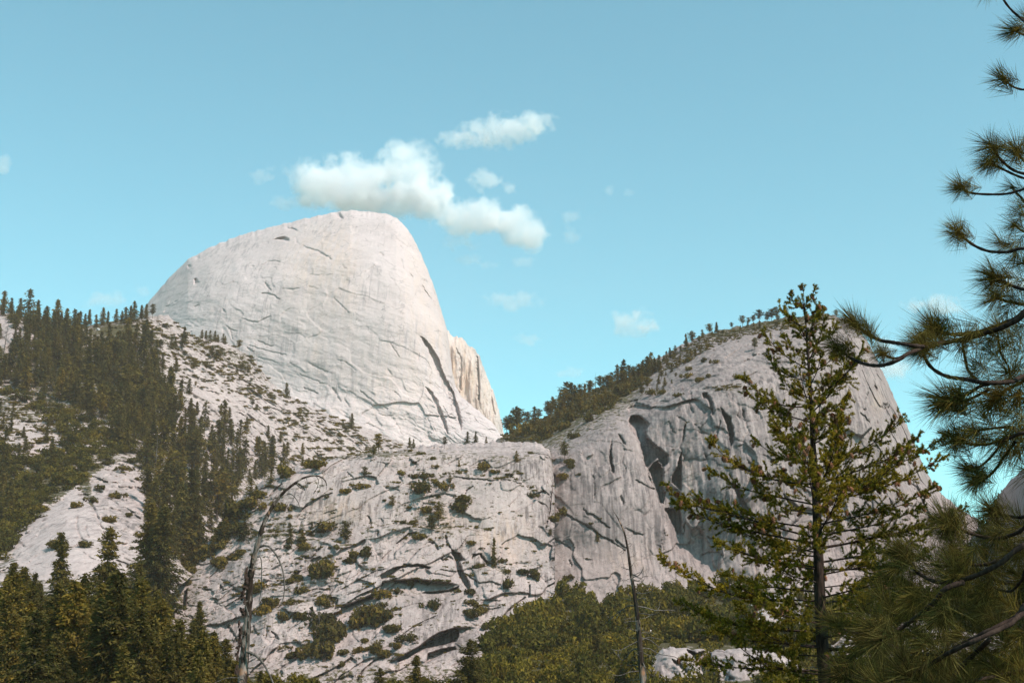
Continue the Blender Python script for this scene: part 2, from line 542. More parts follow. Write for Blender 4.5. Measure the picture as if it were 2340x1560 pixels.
# --- far pale dome -------------------------------------------------------------------------------
zD = lambda p: Z(300, 450, 2.6, p)
DOME_TOP = [(300, 745), (320, 715), (340, 690), (380, 642), (430, 592), (480, 565), (540, 541), (590, 526), (640, 513), (700, 499), (757, 486), (800, 480),
            (845, 484), (880, 488), (905, 497), (925, 515), (945, 545), (962, 580), (978, 618), (990, 650), (1003, 690),
            (1014, 728), (1023, 758), (1028, 800), (1034, 850), (1042, 885), (1056, 908), (1090, 935), (1127, 968), (1150, 1000), (1165, 1030)]
DOME_CRACKS = [(zD(p), w * 0.6, d * 0.6) for p, w, d in [
    ([(975, 235), (985, 265), (1000, 285)], 1.6, 6), ([(1020, 290), (1060, 308), (1110, 322), (1150, 345), (1190, 370)], 2.6, 9),
    ([(780, 405), (820, 382), (870, 382), (885, 388)], 1.8, 6), ([(750, 440), (775, 412)], 1.2, 4),
    ([(795, 510), (815, 540), (830, 560)], 3.0, 9), ([(780, 570), (820, 575), (855, 590), (882, 606)], 2.4, 8),
    ([(1205, 600), (1245, 640), (1290, 685)], 1.3, 5), ([(565, 765), (590, 790), (592, 820), (605, 848)], 2.0, 7),
    ([(590, 790), (630, 795)], 1.5, 5), ([(660, 722), (700, 735), (750, 745), (790, 725), (825, 708)], 1.8, 5),
    ([(750, 850), (790, 870), (840, 888)], 1.6, 5), ([(700, 880), (760, 900), (840, 920), (920, 940)], 1.6, 5),
    ([(690, 895), (725, 920)], 2.4, 7), ([(1055, 985), (1100, 1010), (1170, 1040)], 1.8, 5),
    ([(1000, 1050), (1060, 1075), (1130, 1105), (1180, 1120)], 1.5, 5), ([(1225, 965), (1280, 985), (1335, 1030)], 1.3, 4),
    ([(1030, 1130), (1070, 1150), (1110, 1165)], 2.4, 8), ([(1195, 1135), (1225, 1180), (1245, 1215)], 2.6, 8),
    ([(1265, 1195), (1300, 1250)], 1.8, 6), ([(1360, 1150), (1400, 1185), (1460, 1230), (1525, 1255)], 2.3, 8),
    ([(1425, 1200), (1470, 1285), (1490, 1297), (1550, 1300)], 1.4, 5), ([(1080, 1225), (1150, 1270), (1190, 1320), (1230, 1365)], 1.9, 6),
    ([(1550, 1295), (1590, 1370), (1610, 1420)], 1.2, 4), ([(1540, 870), (1570, 915), (1590, 950)], 1.6, 5),
    ([(1730, 530), (1755, 570), (1778, 605)], 1.6, 6), ([(1255, 395), (1265, 420), (1290, 440)], 1.3, 4),
    ([(1480, 330), (1500, 350)], 1.5, 5), ([(1590, 290), (1610, 305)], 1.5, 5), ([(1520, 1020), (1545, 1050)], 1.6, 5),
    ([(1565, 1155), (1600, 1190)], 1.6, 5), ([(1660, 460), (1675, 480)], 1.5, 5), ([(540, 665), (560, 685)], 2.0, 6),
    ([(1410, 115), (1450, 130), (1480, 140)], 1.2, 4), ([(1710, 930), (1705, 970)], 2, 4), ([(190, 570), (215, 560)], 2, 5),
    ([(255, 625), (275, 615)], 2, 5), ([(190, 690), (215, 660), (230, 620)], 1.6, 5), ([(380, 650), (405, 640)], 2, 5), ([(1240, 1265), (1300, 1300)], 2, 5),
    ([(1400, 1345), (1450, 1365), (1500, 1390)], 1.6, 5), ([(870, 985), (840, 975), (790, 960), (740, 945)], 1.2, 4),
    ([(1060, 460), (1130, 465), (1190, 460)], 0.9, 3), ([(900, 545), (960, 550), (1000, 540)], 2.2, 4),
    ([(1100, 1245), (1140, 1260), (1165, 1285)], 1.4, 4), ([(1050, 530), (1110, 545)], 1.4, 4), ([(715, 410), (730, 408)], 1.8, 6),
    ([(1745, 1240), (1765, 1255)], 1.4, 4), ([(1855, 1240), (1880, 1300)], 1.4, 4), ([(1960, 1000), (1985, 1100), (2000, 1140)], 1.0, 3)]]
DOME_RECESS = [(zD(p), d) for p, d in [
    ([(1175, 97), (1205, 88), (1235, 88), (1255, 105), (1262, 138), (1235, 130), (1205, 110)], 26),
    ([(838, 252), (870, 238), (910, 234), (935, 248), (942, 268), (890, 260)], 20),
    ([(868, 173), (930, 175), (975, 188), (1002, 210), (960, 200), (910, 184)], 14),
    ([(370, 484), (385, 481), (410, 506), (374, 524)], 18), ([(383, 350), (407, 346), (412, 367), (383, 380)], 14), ([(328, 403), (354, 400), (357, 420), (333, 430)], 14),
    ([(1712, 822), (1745, 840), (1790, 890), (1830, 960), (1850, 1020), (1880, 1090), (1920, 1160), (1945, 1240), (1968, 1340), (1960, 1400),
      (1942, 1330), (1915, 1250), (1893, 1200), (1870, 1180), (1846, 1130), (1836, 1080), (1811, 1030), (1784, 960), (1758, 905), (1730, 860)], 22),
    ([(1738, 1122), (1772, 1135), (1814, 1190), (1845, 1260), (1875, 1340), (1892, 1420), (1868, 1400), (1846, 1340), (1815, 1270), (1785, 1200), (1756, 1150)], 14)]]

def dome_depth(X, Y, d):
    D = 2350 + (1020 - Y) * 0.30
    R = np.interp(X, [300, 700, 900, 1000, 1160], [190, 150, 130, 90, 45])
    A = np.interp(X, [300, 700, 900, 1000, 1160], [420, 260, 200, 150, 60])
    q = np.clip(1 - d / R, 0, 0.9995)
    D = D + A * (1 - np.sqrt(1 - q * q))
    D = D + (X - 700) * (-0.12)
    D = D - 55 * blob(X, Y, 830, 760, 330, 230)
    # the apron of slabs at its foot leans forward
    D = D - 120 * sstep(880, 1060, Y) * sstep(1060, 700, X)
    return D

def dome_relief(X, Y, P, d):
    q = pts3(P, 160, 200, 110)
    rot = np.stack([q[:, 0] * 0.85 - q[:, 2] * 0.52, q[:, 1], q[:, 0] * 0.52 + q[:, 2] * 0.85], 1)
    n1 = fbm(rot * np.array([0.7, 1, 1.8]), 5, 0.55).reshape(X.shape)
    n2 = fbm(pts3(P, 60, 60, 150), 4, 0.55).reshape(X.shape)
    n3 = fbm(pts3(P, 14), 4, 0.6).reshape(X.shape)
    lower = sstep(820, 980, Y) + 0.6 * sstep(520, 380, X)
    r = plates(n1, 5, 0.08) * (1.6 + 3.4 * lower) + n1 * 2.5 + n2 * 3 + n3 * (0.4 + 0.5 * lower)
    n4 = fbm(rot * np.array([2.2, 2.2, 6.0]) + 9, 4, 0.55).reshape(X.shape)
    r = r + plates(n4, 4, 0.06) * (0.5 + 2.0 * lower)
    wu = fbm(pts3(P, 120) + 3, 3).reshape(X.shape)
    b1, e1 = blocks((P[..., 0] * 0.8 - P[..., 2] * 0.6) / 75 + wu * 0.6, (P[..., 0] * 0.6 + P[..., 2] * 0.8) / 42 + wu * 0.6, 3)
    b2, e2 = blocks((P[..., 0] * 0.8 - P[..., 2] * 0.6) / 26 + wu * 0.6, (P[..., 0] * 0.6 + P[..., 2] * 0.8) / 12 + wu * 0.6, 8)
    r = r + b1 * (1.0 + 2.4 * lower) + b2 * (0.25 + 1.2 * lower)
    return r - carve(X, Y, DOME_CRACKS, DOME_RECESS)

def dome_warm(X, Y):
    return np.clip(0.75 * blob(X, Y, 700, 620, 60, 90) + 0.6 * blob(X, Y, 790, 660, 35, 120) + 0.55 * blob(X, Y, 960, 620, 40, 130)
                   + 0.5 * blob(X, Y, 720, 790, 25, 70) + 0.5 * blob(X, Y, 930, 850, 80, 130) + 0.6 * blob(X, Y, 760, 560, 50, 60)
                   + 0.5 * blob(X, Y, 1000, 780, 30, 90) + 0.3 * blob(X, Y, 840, 880, 120, 80), 0, 1.0) * 0.6
def dome_stain(X, Y):
    return np.clip(0.35 * blob(X, Y, 620, 540, 90, 50) + 0.4 * blob(X, Y, 665, 665, 40, 18) + 0.35 * blob(X, Y, 430, 640, 60, 60)
                   + 0.2 * blob(X, Y, 870, 540, 40, 60) + 0.25 * blob(X, Y, 540, 840, 150, 60), 0, 0.6)
DOME = Massif('granite_dome', DOME_TOP, [(300, 790), (400, 860), (600, 1000), (700, 1060), (1165, 1060)], 560, 360, dome_depth, dome_relief, M_DOME,
              back=(500, 260), jitter=1.6, stain=dome_stain, warm=dome_warm,
              label='huge pale granite dome with smooth rounded top', soften=18)

# --- orange rib behind its right shoulder
zR = zD
RIB_TOP = [(985, 735), (1015, 748), (1030, 764), (1060, 777), (1072, 788), (1085, 800), (1097, 818), (1106, 840), (1115, 868), (1125, 888), (1131, 905), (1138, 930), (1146, 955), (1150, 985), (1158, 1010)]
def rib_depth(X, Y, d):
    q = np.clip(1 - d / 40, 0, 0.999)
    return 2660 + (1020 - Y) * 0.15 + 60 * (1 - np.sqrt(1 - q * q)) - (X - 1090) * 0.25
def rib_relief(X, Y, P, d):
    n1 = fbm(pts3(P, 18, 60, 120), 4, 0.6).reshape(X.shape)
    n2 = fbm(pts3(P, 8, 12, 26), 4, 0.6).reshape(X.shape)
    return plates(n1, 4, 0.15) * 4 + n1 * 4 + n2 * 0.7 - carve(X, Y, [(zR(p), w, dd) for p, w, dd in [
        ([(2055, 950), (2060, 1040), (2065, 1130), (2068, 1200)], 2.6, 14), ([(1930, 900), (1960, 960), (1965, 1060)], 1.5, 6),
        ([(1960, 1000), (1955, 1080), (1958, 1150)], 2, 8), ([(2130, 1100), (2140, 1200), (2160, 1290)], 2, 8), ([(2100, 1000), (2110, 1060)], 1.5, 6)]], [])
RIB = Massif('granite_rib', RIB_TOP, [(980, 1040), (1160, 1040)], 170, 190, rib_depth, rib_relief, M_RIB, back=(300, 200), jitter=3.5,
             warm=lambda X, Y: 0.8 * blob(X, Y, 1050, 860, 40, 80) + 0.35 * blob(X, Y, 1110, 930, 30, 60),
             stain=lambda X, Y: 0.6 * blob(X, Y, 1095, 850, 10, 60) + 0.3 * blob(X, Y, 1080, 800, 40, 20),
             label='orange streaked granite rib behind the pale dome')

# --- forested mountainside on the left --------------------------------------------------------------
z1 = lambda p: Z(0, 600, 3.9, p)
z2 = lambda p: Z(0, 900, 3.9, p)
z3 = lambda p: Z(0, 1160, 3.9, p)
SL_TOP = [(-160, 690), (0, 708), (51, 722), (90, 738), (140, 744), (185, 744), (225, 740), (256, 732), (313, 728), (341, 723), (385, 719), (410, 745), (436, 766), (480, 777),
          (528, 789), (572, 812), (600, 848), (640, 898), (690, 918), (760, 950), (800, 962), (870, 990), (935, 1015), (975, 1024)]
SL_BOT = [(-160, 1640), (338, 1640), (372, 1400), (400, 1348), (450, 1305), (560, 1185), (650, 1115), (760, 1090), (880, 1075), (975, 1060)]
SL_CRACKS = [(zD(p), w, d) for p, w, d in [
    ([(540, 1110), (590, 1085), (640, 1078), (700, 1110), (760, 1155)], 2.6, 5), ([(610, 1185), (700, 1190), (760, 1210)], 1.6, 3),
    ([(640, 1210), (700, 1228), (770, 1220)], 2.4, 4), ([(690, 1250), (740, 1260), (800, 1295), (840, 1280)], 2, 4),
    ([(530, 1240), (560, 1260), (575, 1280)], 4, 6), ([(630, 1270), (665, 1295)], 1.6, 3), ([(980, 1210), (1050, 1240)], 2, 3)]] + [(z2(p), w, d) for p, w, d in [
    ([(600, 1040), (640, 990), (700, 975)], 1.5, 2), ([(690, 1100), (680, 1170), (700, 1240), (730, 1300), (780, 1310)], 2.4, 4),
    ([(760, 1150), (760, 1210), (790, 1280)], 2, 3), ([(820, 980), (840, 1030), (870, 1100), (900, 1180)], 3, 5), ([(700, 900), (780, 905), (800, 930)], 2.5, 4),
    ([(260, 490), (330, 440), (400, 415)], 4.5, 6), ([(200, 590), (150, 640), (60, 740)], 4, 6), ([(0, 650), (60, 620), (110, 610)], 2, 3),
    ([(900, 1180), (940, 1260), (950, 1370)], 3, 5), ([(1290, 760), (1295, 880)], 2.5, 5), ([(330, 1270), (360, 1220)], 1.6, 2), ([(160, 1310), (210, 1355)], 2, 3),
    ([(0, 830), (30, 810)], 2, 3), ([(980, 1010), (1040, 1060), (1130, 1100)], 2, 3), ([(930, 1090), (1010, 1065), (1060, 1060)], 1.6, 3)]] + [(z1(p), w, d) for p, w, d in [
    ([(0, 470), (120, 580), (240, 660)], 2, 3), ([(20, 560), (150, 650), (270, 740)], 1.6, 3), ([(60, 510), (200, 570), (330, 650)], 2.5, 4), ([(0, 640), (100, 740)], 2, 3)]]
SL_RECESS = [(z2(p), d) for p, d in [([(850, 868), (900, 850), (935, 868), (905, 895), (850, 890)], 4),
             ([(900, 1180), (960, 1200), (1000, 1280), (960, 1270)], 6), ([(690, 830), (780, 800), (840, 830), (760, 880), (680, 880)], 3)]]
def slope_depth(X, Y, d):
    D = np.interp(Y, [690, 760, 900, 1050, 1200, 1350, 1500, 1760], [1210, 1120, 950, 790, 630, 470, 320, 180])
    D = D + 45 * np.log1p(np.exp(np.clip((X - 320) / 45, -20, 20)))
    # slab knob low on the left, slab under the ridge
    D = D - 45 * blob(X, Y, 175, 1215, 130, 110) - 40 * blob(X, Y, 20, 760, 70, 50) - 30 * blob(X, Y, 20, 1010, 90, 60)
    q = np.clip(1 - d / 30, 0, 0.999)
    return D + 60 * (1 - np.sqrt(1 - q * q))
SLAB_POLYS = [([(20, 1255), (60, 1205), (120, 1150), (180, 1100), (200, 1140), (225, 1180), (260, 1260), (230, 1330), (150, 1345), (60, 1320)], 1),
              ([(-20, 715), (60, 735), (112, 770), (75, 795), (-20, 800)], 1), ([(-20, 955), (60, 960), (140, 1000), (120, 1040), (60, 1050), (0, 1100), (-20, 1100)], 1)]
def slope_relief(X, Y, P, d):
    n1 = fbm(pts3(P, 46, 60, 30), 5, 0.58).reshape(X.shape)
    q = pts3(P, 22, 30, 22)
    rot = np.stack([q[:, 0] * 0.75 - q[:, 2] * 0.66, q[:, 1], q[:, 0] * 0.66 + q[:, 2] * 0.75], 1)
    n2 = fbm(rot * np.array([0.7, 0.8, 2.4]), 4, 0.6).reshape(X.shape)
    n3 = fbm(pts3(P, 5), 4, 0.6).reshape(X.shape)
    slab = polymask(X, Y, SLAB_POLYS, 20)
    r = (n1 * 8 + plates(n1, 4, 0.2) * 4) * (1 - 0.6 * slab) + plates(n2, 5, 0.15) * 3.5 * (1 - 0.4 * slab) + n3 * 0.8 * (1 - 0.7 * slab)
    wu = fbm(pts3(P, 40) + 3, 3).reshape(X.shape)
    uu = P[..., 0] * 0.8 - P[..., 2] * 0.6; vv = P[..., 0] * 0.6 + P[..., 2] * 0.8
    b1, e1 = blocks(uu / 16 + wu, vv / 9 + wu, 7)
    b2, e2 = blocks(uu / 5 + wu * 0.5, vv / 3.5 + wu * 0.5, 17)
    knob = polymask(X, Y, KNOB, 10)
    left = sstep(200, 60, X) * sstep(880, 920, Y) * sstep(1120, 1060, Y)
    r = r + b1 * (1.8 + 1.2 * knob) * (1 - 0.6 * slab) + b2 * (0.3 + 0.9 * knob + 0.7 * left)
    return r - carve(X, Y, SL_CRACKS, SL_RECESS)
KNOB = [([(200, 1085), (255, 1050), (330, 1055), (350, 1130), (330, 1180), (335, 1240), (290, 1310), (240, 1320), (215, 1200)], 1)]
def slope_soil(X, Y):
    s = 0.52 * np.ones(X.shape) - 0.4 * polymask(X, Y, KNOB, 12)
    s -= 0.25 * sstep(330, 420, X) * sstep(1080, 1000, Y)
    s -= 0.3 * sstep(560, 700, X)
    s += 0.45 * blob(X, Y, 265, 755, 60, 14)
    s += 0.25 * blob(X, Y, 200, 850, 200, 90) + 0.3 * blob(X, Y, 120, 1090, 130, 60) * (1 - polymask(X, Y, SLAB_POLYS, 10))
    s += 0.3 * sstep(1320, 1400, Y)
    s -= 0.8 * polymask(X, Y, SLAB_POLYS, 14)
    s -= 0.25 * blob(X, Y, 480, 930, 130, 60)
    s += 0.25 * polymask(X, Y, [([(370, 715), (440, 770), (560, 800), (700, 920), (660, 915), (560, 850), (440, 800)], 1)], 8)
    return np.clip(s, 0, 1)
SLOPE = Massif('mountainside', SL_TOP, SL_BOT, 500, 430, slope_depth, slope_relief, M_SLOPE, back=(250, 120), jitter=2.5, soil=slope_soil,
               stain=lambda X, Y: 0.5 * blob(X, Y, 245, 1130, 60, 60) + 0.5 * blob(X, Y, 20, 755, 60, 30) + 0.5 * blob(X, Y, 300, 1200, 30, 60) + 0.3,
               label='steep mountainside of pale rock and forest on the left')

# --- ledgy cliff in the middle ------------------------------------------------------------------------
z5 = lambda p: Z(550, 960, 3.12, p)
z6 = lambda p: Z(500, 1160, 3.9, p)
z7 = lambda p: Z(1050, 1160, 3.9, p)
z8 = lambda p: Z(1100, 680, 3.3186, p)
zB = lambda p: Z(1500, 620, 2.786, p)
CL_TOP = [(352, 1400), (365, 1345), (385, 1318), (410, 1292), (445, 1265), (490, 1225), (525, 1170), (545, 1140), (565, 1122), (620, 1087), (660, 1072), (705, 1060), (760, 1046), (830, 1036),
          (880, 1030), (960, 1020), (1060, 1014), (1150, 1008), (1200, 1009), (1240, 1016), (1256, 1030), (1263, 1060), (1267, 1110), (1268, 1180)]
CL_BOT = [(352, 1610), (1268, 1610)]
CL_CRACKS = [(z5(p), w * 0.52, d * 0.75) for p, w, d in [
    ([(425, 650), (470, 600), (530, 565), (590, 540), (650, 520)], 3.2, 4), ([(150, 555), (200, 550), (240, 500), (290, 455)], 3.5, 4), ([(405, 450), (460, 495)], 2.4, 4),
    ([(780, 450), (800, 490), (860, 485)], 2, 3), ([(905, 680), (925, 710), (930, 750)], 2.6, 4), ([(1110, 880), (1160, 840), (1200, 805), (1250, 800)], 2.8, 5),
    ([(1370, 865), (1395, 890), (1410, 920)], 3.2, 5), ([(1030, 480), (1080, 480), (1130, 500)], 2, 3), ([(1520, 400), (1600, 415), (1700, 420), (1800, 430), (1900, 425), (2000, 450)], 3, 5),
    ([(1595, 545), (1610, 500), (1655, 470)], 2.2, 4), ([(2230, 300), (2225, 420), (2215, 520), (2205, 640), (2180, 760)], 3, 7), ([(2040, 230), (2110, 240), (2190, 250)], 2.8, 5),
    ([(2070, 540), (2110, 520), (2170, 505), (2200, 530)], 2.8, 5), ([(2120, 580), (2170, 600), (2200, 640)], 2.4, 4), ([(700, 265), (760, 275), (850, 260)], 2, 3),
    ([(380, 990), (440, 970), (500, 985), (560, 915)], 2.5, 4), ([(670, 1345), (690, 1280)], 3.5, 5), ([(1150, 1530), (1230, 1470), (1310, 1430), (1400, 1390)], 2, 3),
    ([(1690, 1280), (1780, 1280), (1850, 1285)], 2.4, 4), ([(1700, 1340), (1790, 1345), (1850, 1330)], 2, 3), ([(980, 790), (975, 830)], 3, 4), ([(1460, 820), (1475, 870), (1500, 920)], 3, 5),
    ([(760, 370), (800, 410)], 2, 3), ([(1130, 405), (1155, 430)], 2.4, 3), ([(1000, 700), (1015, 725)], 2, 3), ([(1170, 650), (1210, 630)], 2, 3), ([(1480, 990), (1440, 1000), (1435, 970)], 3, 5),
    ([(1840, 1440), (1900, 1360), (1960, 1310), (2030, 1260)], 3, 5), ([(2060, 1170), (2060, 1250)], 3, 6), ([(1420, 1065), (1500, 1075), (1560, 1080)], 2.5, 4), ([(2065, 850), (2110, 890), (2150, 930)], 1.5, 2),
    ([(1600, 1090), (1700, 1160), (1780, 1150), (1850, 1170)], 2.5, 4), ([(1380, 600), (1300, 590), (1290, 640)], 1.5, 2), ([(600, 660), (680, 640)], 1.4, 2)]] + [(z6(p), w * 0.52, d * 0.75) for p, w, d in [
    ([(470, 1100), (500, 1130), (530, 1170)], 5, 5), ([(310, 1050), (330, 1110), (360, 1135)], 2.6, 3), ([(430, 1040), (425, 1150)], 2, 3), ([(590, 900), (640, 960)], 2, 3),
    ([(80, 1040), (120, 1110), (150, 1150)], 2.4, 3), ([(940, 790), (1010, 800), (1060, 810)], 3, 4), ([(750, 750), (880, 720), (990, 735)], 2, 3), ([(800, 780), (930, 740)], 1.6, 2),
    ([(1620, 1010), (1625, 1100)], 2, 2), ([(1240, 1530), (1290, 1440), (1400, 1350), (1500, 1330)], 3, 5), ([(1690, 1130), (1800, 1040), (1920, 980)], 1.6, 2),
    ([(1100, 720), (1250, 640), (1400, 560), (1500, 540)], 2, 3), ([(1150, 770), (1300, 720), (1400, 660)], 2, 3), ([(1260, 780), (1340, 740)], 3, 4),
    ([(0, 860), (120, 800), (220, 780)], 1.6, 2), ([(20, 640), (120, 700), (200, 760)], 1.6, 2), ([(380, 730), (480, 700), (600, 650)], 2.6, 4), ([(1880, 300), (1930, 330), (1950, 370)], 3, 5),
    ([(1990, 470), (2050, 430), (2100, 470)], 2.5, 4), ([(850, 380), (900, 370)], 2.5, 4)]] + [(z3(p), w, d) for p, w, d in [
    ([(1700, 960), (1770, 1040), (1810, 1120)], 2.5, 3), ([(2030, 1050), (2080, 1120), (2110, 1180)], 2.2, 3), ([(1800, 720), (1880, 735)], 1.6, 2), ([(1960, 690), (1990, 740)], 2, 3), ([(2080, 720), (2150, 755)], 2.5, 3)]]
CL_RECESS = [(z5(p), d) for p, d in [
    ([(990, 1100), (1060, 1060), (1110, 1040), (1155, 1030), (1160, 1014), (1210, 1030), (1260, 1018), (1310, 1028), (1365, 1046), (1340, 1066), (1270, 1048), (1200, 1048), (1140, 1058), (1090, 1095), (1040, 1130), (1000, 1135)], 9),
    ([(695, 1335), (800, 1297), (900, 1258), (980, 1220), (1002, 1195), (965, 1255), (880, 1292), (780, 1330), (720, 1345)], 8),
    ([(1010, 1145), (1100, 1133), (1170, 1143), (1240, 1126), (1295, 1133), (1250, 1154), (1180, 1166), (1090, 1154)], 6),
    ([(1280, 1222), (1380, 1215), (1480, 1205), (1560, 1176), (1545, 1214), (1440, 1234), (1330, 1242)], 8),
    ([(1490, 915), (1560, 945), (1605, 1000), (1565, 1010), (1595, 1080), (1645, 1180), (1622, 1225), (1575, 1150), (1540, 1080), (1522, 1000)], 9),
    ([(1640, 1010), (1650, 950), (1720, 945), (1780, 1030), (1760, 1040), (1700, 965), (1665, 975)], 6)]] + [(z6(p), d) for p, d in [
    ([(1880, 1150), (1960, 1105), (2060, 1075), (2115, 1060), (2145, 1085), (2140, 1150), (2120, 1192), (2050, 1212), (1930, 1242), (1850, 1252), (1780, 1284), (1700, 1325), (1600, 1375), (1570, 1362), (1660, 1300), (1780, 1228)], 13),
    ([(1860, 1290), (1990, 1248), (2110, 1228), (2122, 1260), (1990, 1312), (1880, 1372), (1835, 1385)], 9),
    ([(800, 470), (840, 440), (900, 425), (925, 455), (880, 480), (830, 490)], 5), ([(600, 690), (640, 620), (690, 560), (740, 560), (700, 600), (650, 680)], 6)]] + [(z3(p), d) for p, d in [
    ([(1440, 730), (1530, 725), (1542, 850), (1557, 930), (1562, 1000), (1525, 970), (1505, 900), (1482, 840), (1495, 770)], 11), ([(1638, 740), (1668, 715), (1672, 800), (1652, 900), (1630, 935), (1622, 850)], 9)]]
def cliff_depth(X, Y, d):
    D = np.interp(Y, [1000, 1040, 1100, 1200, 1350, 1500, 1700], [735, 672, 655, 636, 606, 572, 520])
    D = D + np.interp(X, [350, 600, 900, 1150, 1270], [25, 0, 0, 8, 14])
    # shelves step back one above the other
    for (pts, h) in CL_SHELVES:
        xs = np.array([p[0] for p in pts]); ys = np.array([p[1] for p in pts])
        yl = np.interp(X, xs, ys)
        fade = sstep(xs[0] - 5, xs[0] + 40, X) * sstep(xs[-1] + 5, xs[-1] - 40, X)
        D = D + h * fade * (sstep(3, -2.5, Y - yl) - 0.5) * np.exp(-np.clip(np.abs(Y - yl) - 4, 0, None) / 40)
    q = np.clip(1 - d / 26, 0, 0.999)
    return D + 30 * (1 - np.sqrt(1 - q * q))
# step lines (left to right); positive: rock above stands back, negative: rock above overhangs
CL_SHELVES = [(z5([(660, 1335), (800, 1298), (980, 1222), (1010, 1150), (1240, 1130), (1560, 1170)]), -9), (z5([(1030, 455), (1300, 470), (1500, 380), (1700, 405), (2000, 440), (2090, 520)]), 6),
              (z5([(60, 820), (320, 800), (620, 850), (800, 900)]), 7), (z5([(880, 780), (1120, 740), (1350, 770), (1560, 770), (1780, 790)]), 7), (z6([(330, 720), (600, 690), (900, 600), (1050, 540)]), 6),
              (z6([(1500, 1380), (1800, 1230), (2110, 1070), (2300, 1060)]), -8), (z6([(0, 460), (150, 470), (300, 450), (420, 440)]), 6), (z6([(300, 960), (600, 860), (900, 830)]), 6),
              (z5([(560, 270), (800, 240), (1100, 240), (1250, 215)]), 5), (z5([(1560, 330), (1800, 345), (2000, 390)]), 5), (z5([(1880, 1040), (1960, 1030), (2060, 1030)]), 5), (z5([(1640, 1060), (1760, 1045), (1880, 1080)]), 6)]
def cliff_relief(X, Y, P, d):
    q = pts3(P, 20, 26, 20)
    rot = np.stack([q[:, 0] * 0.92 + q[:, 2] * 0.38, q[:, 1], -q[:, 0] * 0.38 + q[:, 2] * 0.92], 1)
    n1 = fbm(rot * np.array([0.55, 0.7, 1.3]), 5, 0.58).reshape(X.shape)
    n2 = fbm(pts3(P, 8, 10, 6), 4, 0.6).reshape(X.shape)
    n3 = fbm(pts3(P, 2.2), 4, 0.65).reshape(X.shape)
    n4 = fbm(rot * np.array([1.6, 2, 4.5]) + 5, 4, 0.6).reshape(X.shape)
    smooth = np.clip(blob(X, Y, 830, 1140, 120, 50) + blob(X, Y, 1130, 1180, 110, 110) + 0.8 * blob(X, Y, 1000, 1400, 80, 60) + 0.7 * blob(X, Y, 700, 1100, 90, 30) + 0.6 * blob(X, Y, 1190, 1090, 60, 50), 0, 0.85)
    rough = 1 - smooth
    r = (n1 * 1.4 + plates(n1, 5, 0.05) * 1.2) * (0.3 + 0.7 * rough) + plates(n4, 4, 0.06) * 0.6 * rough + n3 * (0.05 + 0.1 * rough)
    wu = fbm(pts3(P, 30) + 3, 3).reshape(X.shape); wv = fbm(pts3(P, 30) + 8, 3).reshape(X.shape)
    uu = (P[..., 0] * 0.9 + P[..., 2] * 0.45); vv = (-P[..., 0] * 0.45 + P[..., 2] * 0.9)
    b1, e1 = blocks(uu / 19 + wu * 0.5, vv / 8 + wv * 0.5, 5)
    b2, e2 = blocks(uu / 6.5 + wv * 0.6, vv / 3.2 + wu * 0.6, 9)
    b3, e3 = blocks(uu / 2.6 + wv * 0.6, vv / 1.7 + wu * 0.6, 12)
    joint = sstep(0.10, 0.0, e1) * 0.8 * sstep(-0.15, 0.15, wu)
    frac = sstep(-0.05, 0.3, wu + 0.4 * wv) * rough
    r = r + b1 * 2.3 * (0.2 + 0.8 * rough) + b2 * (0.4 + 0.6 * frac) * rough + b3 * 0.4 * frac - joint * rough
    return r - carve(X, Y, CL_CRACKS, CL_RECESS)
def cliff_soil(X, Y):
    s = 0.26 + 0.22 * sstep(560, 380, X) + 0 * Y
    s = s + 0.25 * blob(X, Y, 640, 1210, 110, 40) + 0.25 * blob(X, Y, 900, 1040, 300, 12) + 0.2 * blob(X, Y, 990, 1180, 70, 40) + 0.3 * sstep(1480, 1560, Y)
    for pts, h in CL_SHELVES:
        d, _ = seg_dist(X, Y, pts)
        s = s + 0.16 * np.exp(-(d / 7) ** 2)
    return np.clip(s, 0, 0.9)
def cliff_stain(X, Y):
    return np.clip(0.55 * blob(X, Y, 760, 1165, 70, 30) + 0.6 * blob(X, Y, 1240, 1180, 30, 70) + 0.6 * blob(X, Y, 1000, 1390, 60, 60) + 0.5 * blob(X, Y, 610, 1130, 60, 40)
                   + 0.5 * blob(X, Y, 1190, 1060, 70, 30) + 0.9 * blob(X, Y, 1015, 1465, 60, 25) + 0.25, 0, 1)
def cliff_warm(X, Y):
    return np.clip(0.55 * blob(X, Y, 770, 1170, 60, 30) + 0.55 * blob(X, Y, 1150, 1230, 70, 60) + 0.3 * blob(X, Y, 930, 1320, 30, 30) + 0.4 * blob(X, Y, 1000, 1190, 60, 30), 0, 0.7)
CLIFF = Massif('ledgy_cliff', CL_TOP, CL_BOT, 620, 400, cliff_depth, cliff_relief, M_CLIFF, back=(90, 30), jitter=3.0, stain=cliff_stain, warm=cliff_warm, soil=cliff_soil,
               label='broken grey cliff of slabs and ledges in the middle')

